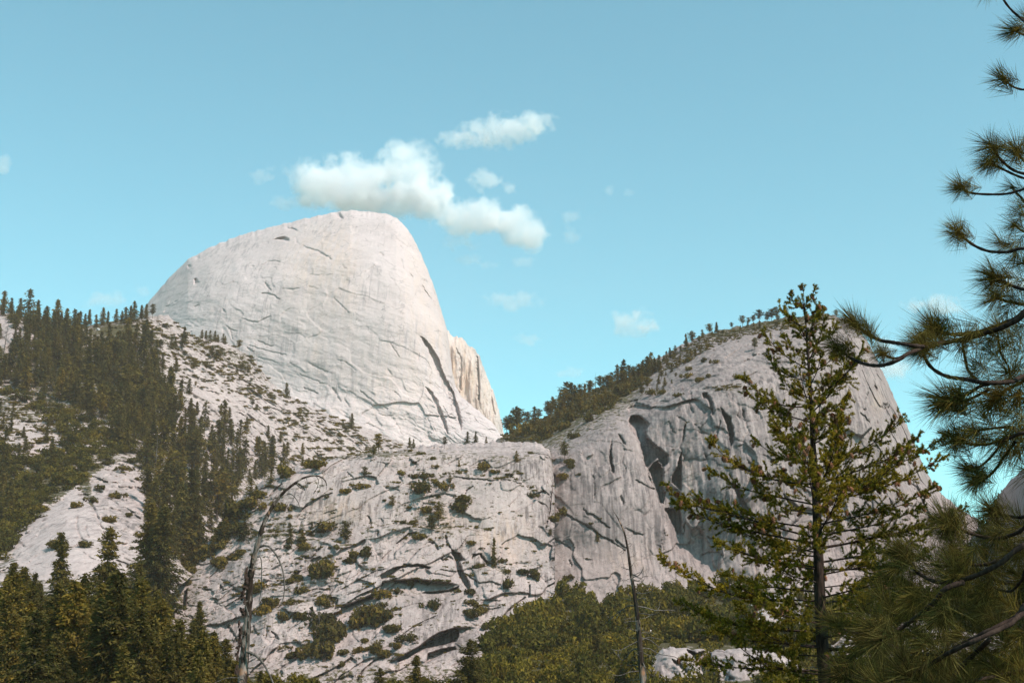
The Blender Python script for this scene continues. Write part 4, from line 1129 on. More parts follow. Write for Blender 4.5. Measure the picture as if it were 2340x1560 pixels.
# skyline trees of the left ridge
ridge = [(4, 712, 50, 0), (24, 716, 38, 1), (44, 724, 46, 0), (63, 732, 77, 6), (85, 738, 58, 2), (105, 748, 50, 0), (127, 756, 74, 3), (148, 758, 56, 1), (165, 760, 58, 5), (178, 762, 56, 8),
         (193, 748, 32, 2), (203, 746, 40, 4), (218, 748, 30, 0), (232, 745, 44, 3), (245, 742, 32, 7), (265, 738, 34, 1), (277, 738, 30, 4), (285, 740, 42, 0), (296, 740, 44, 3), (305, 738, 52, 5), (322, 730, 36, 2), (332, 730, 37, 7)]
for i, (x, y, h, v) in enumerate(ridge):
    p = SLOPE.spot(x, y)
    lab = 'dark conifer in the row along the left ridge skyline'
    if i == 3: lab = 'tallest broad dark conifer on the left ridge skyline'
    put_tree(p, hm(p, h), FIRS[v], 'conifer', lab, 'tree', None if i == 3 else 'conifers along the left ridge', wide=1.3)
p = SLOPE.spot(348, 728)
put_tree(p, hm(p, 36), PINES[0], 'pine', 'small open pine where the left ridge meets the pale dome', 'tree')

# dense forest on the left mountainside
FOREST = [([(-15, 715), (60, 745), (110, 775), (185, 765), (215, 800), (300, 790), (340, 770), (350, 830), (385, 900), (405, 990), (330, 1000), (240, 975), (120, 915), (-15, 880), (-15, 810), (80, 800)], 15, 165),
          ([(330, 900), (420, 930), (480, 965), (545, 1000), (600, 1035), (700, 1052), (640, 1078), (560, 1118), (535, 1165), (470, 1235), (400, 1290), (340, 1310), (322, 1200), (340, 1090), (300, 1040), (240, 1020)], 19, 95)]
forest = []
for fi, (poly, sp, n) in enumerate(FOREST):
    for (x, y) in darts(poly, sp, n, 41 + fi):
        h = R.choice([R.uniform(18, 25), R.uniform(12, 18), R.uniform(20, 30)])
        if fi == 1: h *= np.interp(y, [900, 1300], [0.9, 1.2])
        forest.append((h / SLOPE.spot(x, y)[1] * FPX, x, y, h, fi))
forest.sort(reverse=True)
rest = []
for i, (hp, x, y, h, fi) in enumerate(forest):
    p = SLOPE.spot(x, y)
    r = R.random()
    if i > 85:
        pr = FIRS[R.randrange(10)]
        rest += [(me, p, (h * 1.1, h * 1.1, h), R.uniform(0, 6.28)) for me in pr]
        continue
    if r < 0.045:
        put_tree(p, h, SNAGS[R.randrange(4)], 'dead_conifer', 'bleached dead conifer standing in the left mountainside forest', 'dead tree', 'dead trees in the mountainside forest', snag=True)
        continue
    if fi == 0:
        lab, grp = (('olive conifer high in the forest just under the left ridge', 'conifers just under the left ridge') if y < 830 else
                    (('olive conifer at the right edge of the upper forest beside the rubble', 'conifers at the right edge of the upper forest') if x > 280 else ('olive conifer in the middle of the upper left forest', 'conifers in the middle of the upper forest')))
    else:
        lab, grp = (('olive conifer at the top of the gully stand under the rubble slope', 'conifers at the top of the gully') if y < 1040 else
                    (('olive conifer in the gully against the left edge of the grey cliff', 'conifers against the cliff edge') if x > 440 else ('tall olive conifer in the gully right of the pale knob', 'conifers right of the pale knob')))
    put_tree(p, h, FIRS[R.randrange(10)] if r < 0.78 else PINES[R.randrange(6)], 'conifer', lab, 'tree', grp, wide=R.uniform(0.95, 1.35))
FILL = [(-15, 760), (60, 780), (185, 775), (215, 800), (330, 800), (350, 850), (390, 920), (400, 980), (330, 1000), (240, 970), (120, 905), (-15, 870)]
for (x, y) in darts(FILL, 9, 80, 47) + darts([(20, 738), (180, 755), (190, 775), (60, 770)], 6, 36, 48) + darts(FOREST[1][0], 12, 60, 49):
    p = SLOPE.spot(x, y); h = R.uniform(9, 17)
    pr = FIRS[R.randrange(10)]
    rest += [(me, p, (h * 1.35, h * 1.35, h), R.uniform(0, 6.28)) for me in pr]
for (x, y) in darts([(-10, 930), (60, 950), (180, 980), (260, 1030), (150, 1090), (60, 1170), (-10, 1240)], 22, 26, 137) + darts([(-10, 1090), (40, 1130), (20, 1240), (-10, 1270)], 14, 10, 138):
    p = SLOPE.spot(x, y); h = R.uniform(7, 15)
    rest += [(me, p, (h * 1.4, h * 1.4, h), R.uniform(0, 6.28)) for me in FIRS[R.randrange(10)]]
s_objs = [joined('forest_crowns', [q for q in rest if q[0].name.startswith('crown')], M_CONIFER, 'packed smaller conifers filling the left mountainside forest', 'forest', 2),
          joined('forest_trunks', [q for q in rest if q[0].name.startswith('trunk')], M_FARBARK, 'trunks of the packed smaller conifers on the left', 'forest')]
# single trees on the pale slope right of the forest
lone = [(420, 781, 37, 'f'), (459, 774, 22, 'f'), (469, 775, 22, 'f'), (478, 780, 27, 'f'), (490, 782, 28, 'f'), (497, 783, 20, 'f'), (508, 785, 24, 'f'), (513, 787, 20, 'f'), (546, 799, 24, 'p'),
        (482, 820, 33, 'p'), (495, 825, 29, 'p'), (505, 817, 26, 'p'), (552, 851, 24, 'p'), (565, 858, 27, 'p'), (415, 800, 30, 'p'), (390, 800, 30, 'f'), (400, 795, 26, 'f'), (440, 850, 34, 'p'), (400, 850, 36, 'f'),
        (370, 840, 34, 'f'), (430, 900, 38, 'f'), (392, 880, 40, 'f'), (365, 800, 28, 'p'), (345, 790, 30, 'p'), (470, 850, 26, 'p'), (575, 930, 20, 'p'), (505, 950, 30, 'f'), (522, 955, 26, 'f'),
        (410, 940, 46, 'f'), (435, 955, 44, 'f'), (448, 950, 34, 'f'), (540, 860, 16, 'p'), (446, 885, 16, 'p'), (585, 935, 14, 'p'), (625, 915, 16, 'p'), (690, 965, 14, 'p'),
        (610, 1000, 30, 'f'), (640, 1010, 26, 'f'), (560, 985, 34, 'f'), (655, 1040, 32, 'f'), (690, 1040, 30, 'f'), (620, 1050, 38, 'f'), (585, 1030, 36, 'f')]
for (x, y, h, k) in lone:
    p = SLOPE.spot(x, y)
    row = 455 < x < 520 and y < 790
    put_tree(p, hm(p, h), FIRS[R.randrange(10)] if k == 'f' else PINES[R.randrange(6)], 'conifer' if k == 'f' else 'pine',
             'small pointed conifer in a short row at the foot of the pale dome' if row else 'scattered small conifer on the bright rubble slope below the pale dome', 'tree',
             'row of conifers at the foot of the dome' if row else 'scattered conifers on the rubble slope', wide=1.4)
for (x, y, h, v, lab) in [(654, 909, 36, 0, 'lone pointed conifer on the green rim left of the pale dome foot'), (802, 979, 38, 3, 'pointed conifer standing alone before the foot of the pale dome'),
                          (783, 979, 20, 2, 'very small conifer just left of the pointed conifer below the dome')]:
    p = SLOPE.spot(x, y)
    put_tree(p, hm(p, h), FIRS[v], 'conifer', lab, 'tree', wide=1.35)

# on the middle cliff
cl = [(865, 1038, 50, 'p', 'tall bare trunked pine on the rim of the middle cliff'), (854, 1044, 32, 'p', 'thin pine left of the tall pine on the cliff rim'), (935, 1024, 27, 'f', 'left of two small conifers on the cliff rim below the dome'),
      (943, 1024, 24, 'f', 'right of two small conifers on the cliff rim below the dome'), (1015, 1020, 26, 'p', 'sparse little pine on the rim below the centre of the dome'), (1067, 1010, 30, 'f', 'left conifer of the pair under the dome right foot'),
      (1086, 1010, 28, 'f', 'right conifer of the pair under the dome right foot'), (1110, 1010, 18, 'f', 'tiny conifer near the saddle right of the dome'), (832, 1093, 30, 'p', 'lone small pine on the smooth slab below the cliff rim'),
      (787, 1251, 64, 'p', 'large pine casting a dark shadow on the slabs left of centre'), (1002, 1200, 58, 'p', 'taller slim pine in the clump at the middle of the cliff'), (986, 1221, 48, 'p', 'leaning slim pine just below the clump at mid cliff'),
      (1127, 1294, 70, 'slim', 'tall thin conifer standing right of the broken ledges'), (1180, 1057, 28, 'w', 'dark rounded conifer on the upper right cliff face'), (967, 1112, 30, 'f', 'small dark conifer among shrubs high on the cliff'),
      (1027, 1105, 24, 'p', 'small pale pine beside the upper horizontal ledge'), (896, 1163, 34, 'p', 'twisted little pine on bare rock at upper mid cliff'), (660, 1238, 46, 'f', 'conifer beside the bent dead trunk, left on the cliff'),
      (710, 1224, 34, 'f', 'small conifer left of the large shadow casting pine'), (1055, 1186, 42, 'p', 'bushy pine right of the mid cliff clump'), (1047, 1068, 18, 'f', 'tiny dark conifer near the rim at right'),
      (690, 1235, 26, 'f', 'small conifer between two others on the left shelf'), (556, 1235, 60, 'w', 'broad dark conifer on the shelf left of the bent dead trunk'), (940, 1345, 24, 'f', 'tiny conifer on the ledge under the bright slab'),
      (1256, 1225, 20, 'p', 'wispy pine in the vertical crack of the cliff'), (630, 1392, 26, 'p', 'wispy little pine low on the left slabs'), (690, 1060, 26, 'f', 'conifer at the upper left rim of the cliff'), (640, 1080, 30, 'f', 'conifer at the left shoulder of the cliff rim'), (1045, 1440, 20, 'f', 'tiny conifer near the lower ledges')]
for (x, y, h, k, lab) in cl:
    p = CLIFF.spot(x, y)
    pr = {'p': PINES[R.randrange(6)], 'f': FIRS[R.choice([0, 3, 5, 8])], 'slim': FIRS[2], 'w': FIRS[9]}[k]
    put_tree(p - np.array([0, 0, 0.6]), hm(p, h), pr, 'pine' if k == 'p' else 'conifer', lab, 'tree', wide={'w': 1.5, 'slim': 0.9}.get(k, 1.2), lean=0.12 if 'leaning' in lab else 0)

# crest of the right wall
crest = [(1156, 984, 34), (1165, 988, 40), (1186, 980, 47), (1205, 973, 30), (1220, 985, 50), (1230, 948, 24), (1251, 942, 30), (1261, 940, 34), (1278, 938, 37), (1288, 934, 40), (1296, 928, 50), (1305, 925, 46), (1314, 922, 38), (1323, 920, 38),
         (1345, 897, 22), (1370, 892, 30), (1378, 890, 24), (1386, 892, 32), (1395, 880, 27), (1409, 876, 39), (1417, 876, 36), (1425, 876, 50), (1437, 873, 34), (1448, 868, 28), (1459, 868, 32), (1468, 862, 36), (1477, 860, 45), (1487, 857, 46), (1495, 853, 32), (1505, 848, 34),
         (1523, 826, 18), (1531, 820, 20), (1543, 812, 18), (1556, 802, 11), (1567, 793, 24), (1581, 788, 24), (1605, 774, 16), (1620, 767, 21), (1636, 762, 20), (1672, 751, 11), (1695, 747, 20), (1709, 744, 14), (1720, 742, 16), (1734, 739, 25), (1752, 737, 19), (1763, 736, 23), (1775, 733, 24), (1795, 729, 22), (1880, 722, 14), (1910, 726, 14)]
for (x, y, h) in crest:
    p = WALL.spot(x, y)
    pine = x < 1215 or x > 1700 or R.random() < 0.45
    lab = 'umbrella topped pine on the high crest of the right wall' if x == 1734 else ('small conifer on the upper skyline of the right wall' if x > 1515 else ('conifer in the saddle between dome and right wall' if x < 1225 else 'dark conifer in the skyline stand on the left shoulder of the right wall'))
    grp = None if x == 1734 else ('conifers on the upper skyline of the wall' if x > 1515 else ('conifers in the saddle' if x < 1225 else 'conifers on the shoulder of the right wall'))
    put_tree(p, hm(p, h * (1.35 if x > 1515 else 1.15)), PINES[R.randrange(6)] if pine else FIRS[R.randrange(10)], 'pine' if pine else 'conifer', lab, 'tree', grp, wide=1.45)
shoulder = []
for (x, y) in darts([(1145, 996), (1250, 956), (1345, 900), (1430, 870), (1500, 828), (1510, 845), (1440, 895), (1380, 935), (1300, 955), (1240, 990), (1160, 1008)], 9, 62, 131):
    p = WALL.spot(x, y)
    h = hm(p, R.uniform(14, 38)); w = h * R.uniform(1.2, 1.7)
    shoulder += [(me, p, (w, w, h), R.uniform(0, 6.28)) for me in (FIRS + PINES)[R.randrange(16)]]
for (x, y) in darts([(1500, 832), (1560, 795), (1620, 768), (1700, 748), (1800, 730), (1900, 722), (1900, 740), (1800, 750), (1700, 772), (1620, 800), (1560, 850), (1520, 900), (1480, 900)], 12, 46, 136):
    p = WALL.spot(x, y); h = hm(p, R.uniform(9, 22)); w = h * R.uniform(1.3, 1.8)
    shoulder += [(me, p, (w, w, h), R.uniform(0, 6.28)) for me in (FIRS + PINES)[R.randrange(16)]]
joined('shoulder_thicket', shoulder, M_CONIFER, 'low packed conifers filling the shoulder and skyline of the right wall', 'forest', 2)
# edge of the middle cliff under the gully forest
for (x, y) in darts([(352, 1392), (368, 1345), (410, 1295), (490, 1230), (530, 1165), (620, 1092), (640, 1110), (560, 1185), (510, 1250), (440, 1310), (400, 1370)], 15, 34, 133):
    p = CLIFF.spot(x, y)
    if R.random() < 0.5:
        put_tree(p - np.array([0, 0, 0.5]), hm(p, R.uniform(28, 75)), FIRS[R.randrange(10)], 'conifer', 'conifer rooted along the left shoulder of the middle cliff', 'tree', 'conifers on the left shoulder of the cliff', wide=1.5)
    else:
        put_shrub(p - np.array([0, 0, 0.5]), hm(p, R.uniform(26, 46)) * 1.4, SHRUBS[R.randrange(8)], 'cliff_shrub', 'olive shrub along the left shoulder of the middle cliff', 'shrub', 'shrubs on the left shoulder of the cliff')
p = WALL.spot(1181, 1003)
put_tree(p, hm(p, 74), PINES[1], 'pine', 'tallest pine in the saddle with a long bare pale trunk', 'tree', wide=0.8)
for (x, y, h, lab) in [(1360, 892, 42, 'bare dead snag breaking the skyline of the right wall shoulder'), (1330, 894, 24, 'short bare snag left of the tall snag on the shoulder'), (1251, 940, 36, 'thin bare snag low on the right wall shoulder'), (1437, 893, 30, 'pale bare trunk below the shoulder conifers')]:
    p = WALL.spot(x, y)
    put_tree(p, hm(p, h), SNAGS[R.randrange(4)], 'dead_conifer', lab, 'dead tree', snag=True)
for (x, y, h, lab) in [(1290, 1052, 46, 'dark pointed conifer in the gap between cliff and right wall'), (1477, 888, 32, 'conifer on bare slabs just below the wall shoulder'), (1466, 906, 26, 'small conifer left on the slabs below the wall shoulder'), (1723, 800, 32, 'thin pine on the upper slabs near the wall top'),
                       (1364, 1236, 26, 'small dark conifer in the diagonal crack of the wall'), (1535, 850, 22, 'small conifer high on the left slabs of the wall'), (1587, 815, 18, 'tiny conifer on the upper slabs of the wall')]:
    p = WALL.spot(x, y)
    put_tree(p - np.array([0, 0, 0.5]), hm(p, h), FIRS[R.choice([0, 3, 5])] if R.random() < .6 else PINES[2], 'conifer', lab, 'tree', wide=1.3)
for (x, y, h) in [(2275, 1160, 16), (2283, 1146, 15), (2290, 1136, 17), (2263, 1182, 14)]:
    p = SIDE.spot(x, y)
    put_tree(p, hm(p, h) * 1.2, FIRS[R.randrange(10)], 'conifer', 'tiny dark conifer on the edge of the shaded right slab', 'tree', 'conifers on the shaded slab', wide=1.3)

# near forest bottom left
NF = [(-15, 1420), (60, 1450), (140, 1480), (300, 1470), (400, 1490), (470, 1540), (560, 1580), (620, 1640), (600, 1800), (-15, 1800)]
for (x, y) in sorted(darts(NF, 22, 104, 77), key=lambda q: q[1]):
    p = NEAR.spot(x, y)
    topy = np.interp(x, [0, 40, 120, 200, 300, 380, 450, 520, 620], [1290, 1300, 1360, 1290, 1330, 1400, 1440, 1500, 1545])
    hpx = min((y - topy) * R.uniform(0.6, 1.0), R.uniform(16, 25) / p[1] * FPX)
    hpx = max(hpx, 70)
    put_tree(p, hm(p, hpx), NEARS[R.randrange(6)], 'conifer', ('dark green conifer in the near forest at the bottom left corner' if x < 200 else 'dark green conifer in the near forest before the dark cleft of the cliff' if x > 380 else 'dark green conifer in the near forest below the pale knob'), 'tree', ('conifers of the bottom left corner' if x < 200 else 'conifers before the cliff cleft' if x > 380 else 'conifers below the knob'), wide=R.uniform(0.95, 1.4))
for (x, y, h, k, lab) in [(118, 1450, 230, 1, 'tall conifer with tiered branches standing out against the pale knob'), (215, 1480, 265, 0, 'big conifer with a thin leading tip before the pale knob'), (365, 1400, 240, 2, 'large bright conifer left of the cliff corner'),
                          (330, 1370, 220, 5, 'conifer overlapping the large bright conifer at left'), (425, 1270, 200, 5, 'tall dark conifer behind the large bright one at left'), (430, 1530, 150, 4, 'pointed conifer before the dark cleft of the cliff'), (310, 1440, 170, 1, 'slim conifer below the pale knob')]:
    src = NEAR if y > 1410 else SLOPE
    p = src.spot(x, y)
    put_tree(p, hm(p, h), NEARS[k], 'conifer', lab, 'tree', wide=1.2)
for (x, y, h, lab) in [(102, 1590, 160, 'silvery dead tree with drooping twigs in the near forest'), (262, 1430, 150, 'grey dead tree before the knob in the near forest'), (290, 1440, 140, 'leaning grey dead tree right of another in the near forest')]:
    p = NEAR.spot(x, y)
    put_tree(p, hm(p, h), SNAGS[R.randrange(4)], 'dead_conifer', lab, 'dead tree', snag=True, wide=1.3)
p = NEAR.spot(438, 1600)
put_tree(p, hm(p, 75), DRYS[0], 'dry_conifer', 'small reddish brown dead conifer at the bottom left', 'dead tree')
for (x, y, h, lab) in [(935, 1600, 95, 'leafy conifer at the bottom edge below the dark cave'), (1052, 1600, 130, 'round topped tree at the bottom between cave and brush'), (850, 1600, 70, 'low conifer at the bottom left of the cave'), (505, 1580, 110, 'thin conifer just left of the bent dead trunk base')]:
    p = NEAR.spot(x, y)
    put_tree(p, hm(p, h), NEARS[R.randrange(6)], 'conifer', lab, 'tree', wide=1.9)
p = FOOT.spot(1360, 1505)
put_tree(p, hm(p, 75), NEARS[0], 'conifer', 'dark pointed conifer inside the brush slope', 'tree', wide=1.7)
p = FOOT.spot(1640, 1575)
put_tree(p, hm(p, 60), NEARS[1], 'conifer', 'small conifer in front of the dark cleft of the outcrop', 'tree', wide=1.4)

# brush: countable crowns on the talus slope
BR = [(1085, 1560), (1110, 1490), (1165, 1420), (1205, 1382), (1240, 1366), (1300, 1372), (1380, 1378), (1450, 1362), (1520, 1352), (1600, 1348), (1700, 1352), (1780, 1372), (1900, 1362), (2100, 1352), (2360, 1352), (2360, 1640), (1060, 1640)]
def bdens(x, y):
    d = 1 - 1.5 * math.exp(-(((x - 1780) / 75) ** 2 + ((y - 1420) / 55) ** 2)) - 0.9 * math.exp(-(((x - 1600) / 22) ** 2 + ((y - 1415) / 20) ** 2))
    if 1485 < x < 1740 and y > 1475: d *= 0.12
    if x > 1920: d *= 0.5
    return d
for (x, y) in sorted(darts(BR, 18, 298, 91, bdens), key=lambda q: q[1]):
    p = FOOT.spot(x, y)
    w = R.uniform(7.0, 12.0) * (0.62 if y > 1500 else 1.0)
    lab, grp = (('rounded olive brush crown behind the low pine boughs', 'brush behind the pine') if x > 1900 else ('rounded olive brush crown around the boulders behind the fir', 'brush around the boulders') if x > 1560 else
                ('rounded olive brush crown along the foot of the right wall', 'brush along the wall foot') if y < 1400 else ('rounded olive brush crown near the dead sapling', 'brush near the dead sapling') if x > 1380 else ('rounded olive brush crown right of the broken cliff ledges', 'brush right of the ledges'))
    put_shrub(p - np.array([0, 0, 0.5]), w, BRUSH[R.randrange(7)], 'oak_shrub', lab, 'shrub', grp, tall=R.uniform(0.8, 1.7))
# understory between the crowns
items = []
for (x, y) in darts(BR, 7, 1000, 92, bdens):
    p = FOOT.spot(x, y)
    w = R.uniform(3.0, 5.5) * (0.7 if y > 1500 else 1)
    items.append((MATS[R.randrange(5)], p - np.array([0, 0, 0.4]), (w, w, w * 1.6), R.uniform(0, 6.28)))
joined('brush_understory', items, M_BRUSH, 'low brush filling the gaps on the talus slope', 'brush')
for (x, y, w) in [(1490, 1570, 60), (1530, 1572, 56), (1565, 1570, 60), (1600, 1580, 50), (1450, 1550, 70), (1440, 1520, 70), (1465, 1500, 50), (1720, 1590, 60), (1790, 1590, 70), (1840, 1560, 70), (1690, 1600, 50)]:
    p = at(x, y, 285.0)
    put_shrub(p - np.array([0, 0, 2.0]), hm(p, w) * 1.3, BRUSH[R.randrange(7)], 'oak_shrub', 'rounded brush crown in front of the pale rock outcrop', 'shrub', 'brush before the outcrop', tall=1.3)
# brush at the bottom behind the dead trunk
for (x, y, w) in [(585, 1580, 60), (625, 1585, 55), (665, 1580, 60), (700, 1585, 50), (640, 1600, 60), (560, 1600, 60), (735, 1600, 40), (600, 1610, 60), (690, 1610, 60), (760, 1590, 36), (890, 1590, 60), (960, 1590, 60), (1000, 1600, 60), (800, 1600, 50), (1085, 1590, 70), (1050, 1600, 70)]:
    p = NEAR.spot(x, y)
    put_shrub(p, hm(p, w) * 1.15, BRUSH[R.randrange(7)], 'oak_shrub', 'rounded green shrub along the bottom edge in front of the cliff', 'shrub', 'shrubs along the bottom edge', tall=1.15)
# brush band on the left mountainside
LB = [(-15, 1020), (60, 1055), (130, 1040), (150, 990), (60, 930), (-15, 900), (60, 890), (200, 960), (300, 1010), (310, 1040), (250, 1048), (200, 1082), (120, 1148), (60, 1205), (20, 1250), (-15, 1290)]
for (x, y) in sorted(darts(LB, 13, 150, 93), key=lambda q: q[1]):
    p = SLOPE.spot(x, y)
    put_shrub(p - np.array([0, 0, 0.4]), R.uniform(9, 14), BRUSH[R.randrange(7)], 'mountain_shrub', 'rust olive shrub in the thicket above the pale knob at left', 'shrub', 'thicket on the left mountainside', tall=0.85)
for (x, y) in darts([(-15, 890), (-15, 1060), (60, 1060), (130, 1040), (160, 990), (60, 925)], 17, 26, 134) + [(245, 1065), (275, 1075), (230, 1120), (210, 1150), (265, 1140), (290, 1180), (245, 1195), (315, 1100), (170, 1160), (340, 1070), (300, 1060), (130, 1255), (60, 1335), (190, 1250)]:
    p = SLOPE.spot(x, y)
    put_shrub(p - np.array([0, 0, 0.3]), R.uniform(4, 9), SHRUBS[R.randrange(8)], 'mountain_shrub', 'single olive shrub on the bare rocks at the left edge' if y < 1062 and x < 170 else 'single shrub on the pale rock knob at left', 'shrub', 'shrubs on the left edge rocks' if y < 1062 and x < 170 else 'shrubs on the pale knob', tall=0.9)
# low mats on the rubble slope: ground cover
items = []
RUB = [(345, 735), (385, 722), (440, 772), (530, 792), (575, 815), (620, 880), (700, 925), (860, 995), (930, 1022), (860, 1040), (700, 1062), (600, 1040), (520, 980), (440, 920), (395, 860), (300, 790), (230, 760), (280, 740)]
for (x, y) in darts(RUB, 5.5, 620, 94, lambda x, y: float(sstep(-0.12, 0.25, perlin(np.array([[(x + y * 1.6) / 40, (y - x * 0.6) / 16, 0.5]])))[0]) * 0.95 + 0.05):
    slab = 400 < x < 640 and 850 + (x - 400) * 0.35 < y < 930 + (x - 400) * 0.35
    if slab and R.random() < 0.8: continue
    p = SLOPE.spot(x, y)
    w = R.uniform(3.2, 7.0) * p[1] / 1000
    items.append((MATS[R.randrange(5)], p - np.array([0, 0, 0.15]), (w * 1.5, w, w * 0.9), 0))
for (x, y) in darts([(-15, 880), (300, 1000), (420, 1000), (560, 1080), (540, 1150), (400, 1290), (330, 1260), (340, 1100), (200, 1060), (-15, 1000)], 9, 260, 95):
    p = SLOPE.spot(x, y); w = R.uniform(2.5, 5)
    items.append((MATS[R.randrange(5)], p - np.array([0, 0, 0.2]), (w * 1.3, w, w), 0))
for (x, y) in darts([(-15, 880), (-15, 1080), (130, 1060), (250, 1050), (60, 930)], 7, 130, 96):
    p = SLOPE.spot(x, y); w = R.uniform(2.5, 5)
    items.append((MATS[R.randrange(5)], p - np.array([0, 0, 0.2]), (w * 1.3, w, w), 0))
joined('ground_scrub', items, M_SHRUB, 'low olive scrub dotted over the pale rubble slope', 'scrub')
items = []
for (x, y) in darts([(1150, 992), (1250, 955), (1345, 898), (1430, 868), (1470, 850), (1490, 870), (1430, 905), (1380, 945), (1300, 960), (1270, 990), (1235, 1012), (1150, 1012)], 7, 300, 97):
    p = WALL.spot(x, y); w = R.uniform(2.2, 5.5)
    items.append((MATS[R.randrange(5)], p - np.array([0, 0, 0.2]), (w * 1.3, w, w * 1.8), 0))
for (x, y) in darts([(1590, 782), (1640, 760), (1700, 748), (1800, 730), (1900, 722), (1900, 732), (1800, 752), (1700, 772), (1650, 785), (1560, 830), (1520, 850), (1500, 835)], 5, 260, 98):
    p = WALL.spot(x, y); w = R.uniform(1.8, 4)
    items.append((MATS[R.randrange(5)], p - np.array([0, 0, 0.2]), (w * 1.3, w, w * 1.3), 0))
for (x, y) in darts([(1622, 890), (1650, 883), (1690, 877), (1692, 884), (1655, 892)], 4, 26, 99):
    p = WALL.spot(x, y); w = R.uniform(1.6, 3)
    items.append((MATS[R.randrange(5)], p - np.array([0, 0, 0.2]), (w * 1.3, w, w * 1.2), 0))
joined('crest_scrub', items, M_SHRUB, 'low scrub along the crest and shoulder of the right wall', 'scrub')
# shrubs on the wall and the cliff
for (x, y, w) in [(1573, 828, 18), (1575, 848, 15), (1609, 830, 16), (1632, 834, 14), (1570, 864, 18), (1597, 872, 18), (1618, 862, 12), (1685, 864, 16), (1311, 1002, 22), (1299, 1064, 22), (1308, 1072, 16), (1285, 1096, 22), (1323, 1086, 10), (1205, 1042, 26), (1257, 1058, 16),
                  (1290, 1178, 22), (1350, 1200, 9), (1296, 1325, 16), (1305, 1322, 12), (1215, 992, 40), (1240, 1000, 36), (1420, 905, 30), (1400, 918, 24), (1440, 890, 24), (1490, 905, 18), (1512, 902, 18), (1545, 905, 14), (1345, 965, 24), (1330, 940, 30), (1300, 965, 30), (1280, 985, 26)]:
    p = WALL.spot(x, y)
    put_shrub(p - np.array([0, 0, 0.4]), hm(p, w) * 1.5, SHRUBS[R.randrange(8)], 'cliff_shrub', 'small olive shrub clinging to the right granite wall', 'shrub', 'shrubs on the right wall', tall=1.2)
cs = z5([(1365, 270), (1285, 240), (1235, 310), (1395, 330), (1150, 395), (1245, 410), (1320, 410), (1380, 460), (1450, 490), (1310, 510), (1395, 550), (1020, 580), (1325, 665), (1550, 660), (1590, 600), (1680, 760), (1150, 730), (1230, 730), (930, 770), (895, 930), (880, 970),
           (780, 1020), (820, 980), (580, 1090), (540, 1120), (640, 1070), (400, 1130), (370, 1160), (690, 915), (630, 920), (640, 980), (460, 935), (350, 880), (340, 920), (360, 700), (310, 640), (560, 800), (600, 790), (420, 860), (430, 800), (320, 410), (540, 345), (1740, 370), (1790, 370), (1900, 390), (1930, 400),
           (2060, 240), (2080, 545), (2290, 680), (2220, 720), (1640, 890), (1715, 915), (1670, 1050), (1700, 1050), (1860, 1020), (1900, 1090), (1280, 850), (1310, 830), (1115, 1240), (1010, 1270), (1010, 1330), (960, 1420), (990, 1440), (920, 1400), (1100, 1360), (1070, 1510), (600, 1320), (670, 1280),
           (1630, 1240), (1650, 1320), (1690, 1370), (1640, 1400), (1750, 1490), (410, 1410), (190, 1320), (230, 1310), (300, 1420), (1305, 1160), (1365, 1140), (720, 510), (750, 515), (620, 550), (880, 490), (1910, 1190), (2080, 1130), (2000, 1100), (1550, 1230), (500, 340), (560, 330)]) + z6([
           (180, 230), (250, 240), (120, 180), (60, 150), (30, 280), (20, 540), (30, 500), (120, 470), (180, 430), (210, 410), (290, 420), (150, 780), (330, 760), (400, 880), (450, 900), (380, 950), (700, 980), (560, 1010), (430, 850), (640, 870), (700, 750), (930, 870), (960, 900), (1040, 950), (900, 1080), (980, 1150), (1050, 1180), (950, 1200),
           (1240, 1080), (1180, 1060), (1380, 1000), (1350, 1060), (1440, 1020), (1300, 1200), (1260, 1290), (1320, 1270), (1380, 1290), (1130, 1300), (790, 1310), (720, 1350), (830, 1290), (660, 1340), (940, 1370), (550, 1260), (300, 1230), (620, 1250), (1640, 1190), (1600, 1250), (1540, 1110), (1480, 1330), (1900, 900), (2250, 980), (2300, 900), (1080, 1410)])
for i, (x, y) in enumerate(cs):
    p = CLIFF.spot(x, y)
    big = x + y * 7 % 13
    w = R.choice([9, 12, 15, 18, 22, 28, 34])
    if abs(x - 734) < 12 and 1290 < y < 1330: w = 48
    if 725 < x < 775 and y > 1430: w = 52
    if 840 < x < 880 and 1400 < y < 1440: w = 44
    p2 = p - np.array([0, 0, 0.5])
    lower = y > 1300
    put_shrub(p2, hm(p, w) * 1.6, SHRUBS[R.randrange(8)], 'cliff_shrub',
              'rounded olive shrub on the lower ledges of the middle cliff' if lower else 'olive shrub on the upper slabs of the middle cliff', 'shrub',
              'shrubs on the lower ledges' if lower else 'shrubs on the upper slabs', stem=w > 26, tall=R.uniform(0.85, 1.3))
items = []
lines = [(q[0], 0.5) for q in CL_CRACKS] + [(q[0], 1.0) for q in CL_SHELVES]
for pts, dens in lines:
    pts = np.array(pts); L = np.concatenate([[0], np.cumsum(np.hypot(np.diff(pts[:, 0]), np.diff(pts[:, 1])))])
    for q in range(int(L[-1] / 9 * dens) + 1):
        if R.random() < 0.35: continue
        s_ = R.uniform(0, L[-1])
        x = np.interp(s_, L, pts[:, 0]) + R.gauss(0, 2.5); y = np.interp(s_, L, pts[:, 1]) - abs(R.gauss(0, 3))
        p = CLIFF.spot(x, y); w = R.choice([0.9, 1.4, 2.0, 3.0])
        items.append((MATS[R.randrange(5)], p - np.array([0, 0, 0.2]), (w * 1.6, w, w * 1.5), 0))
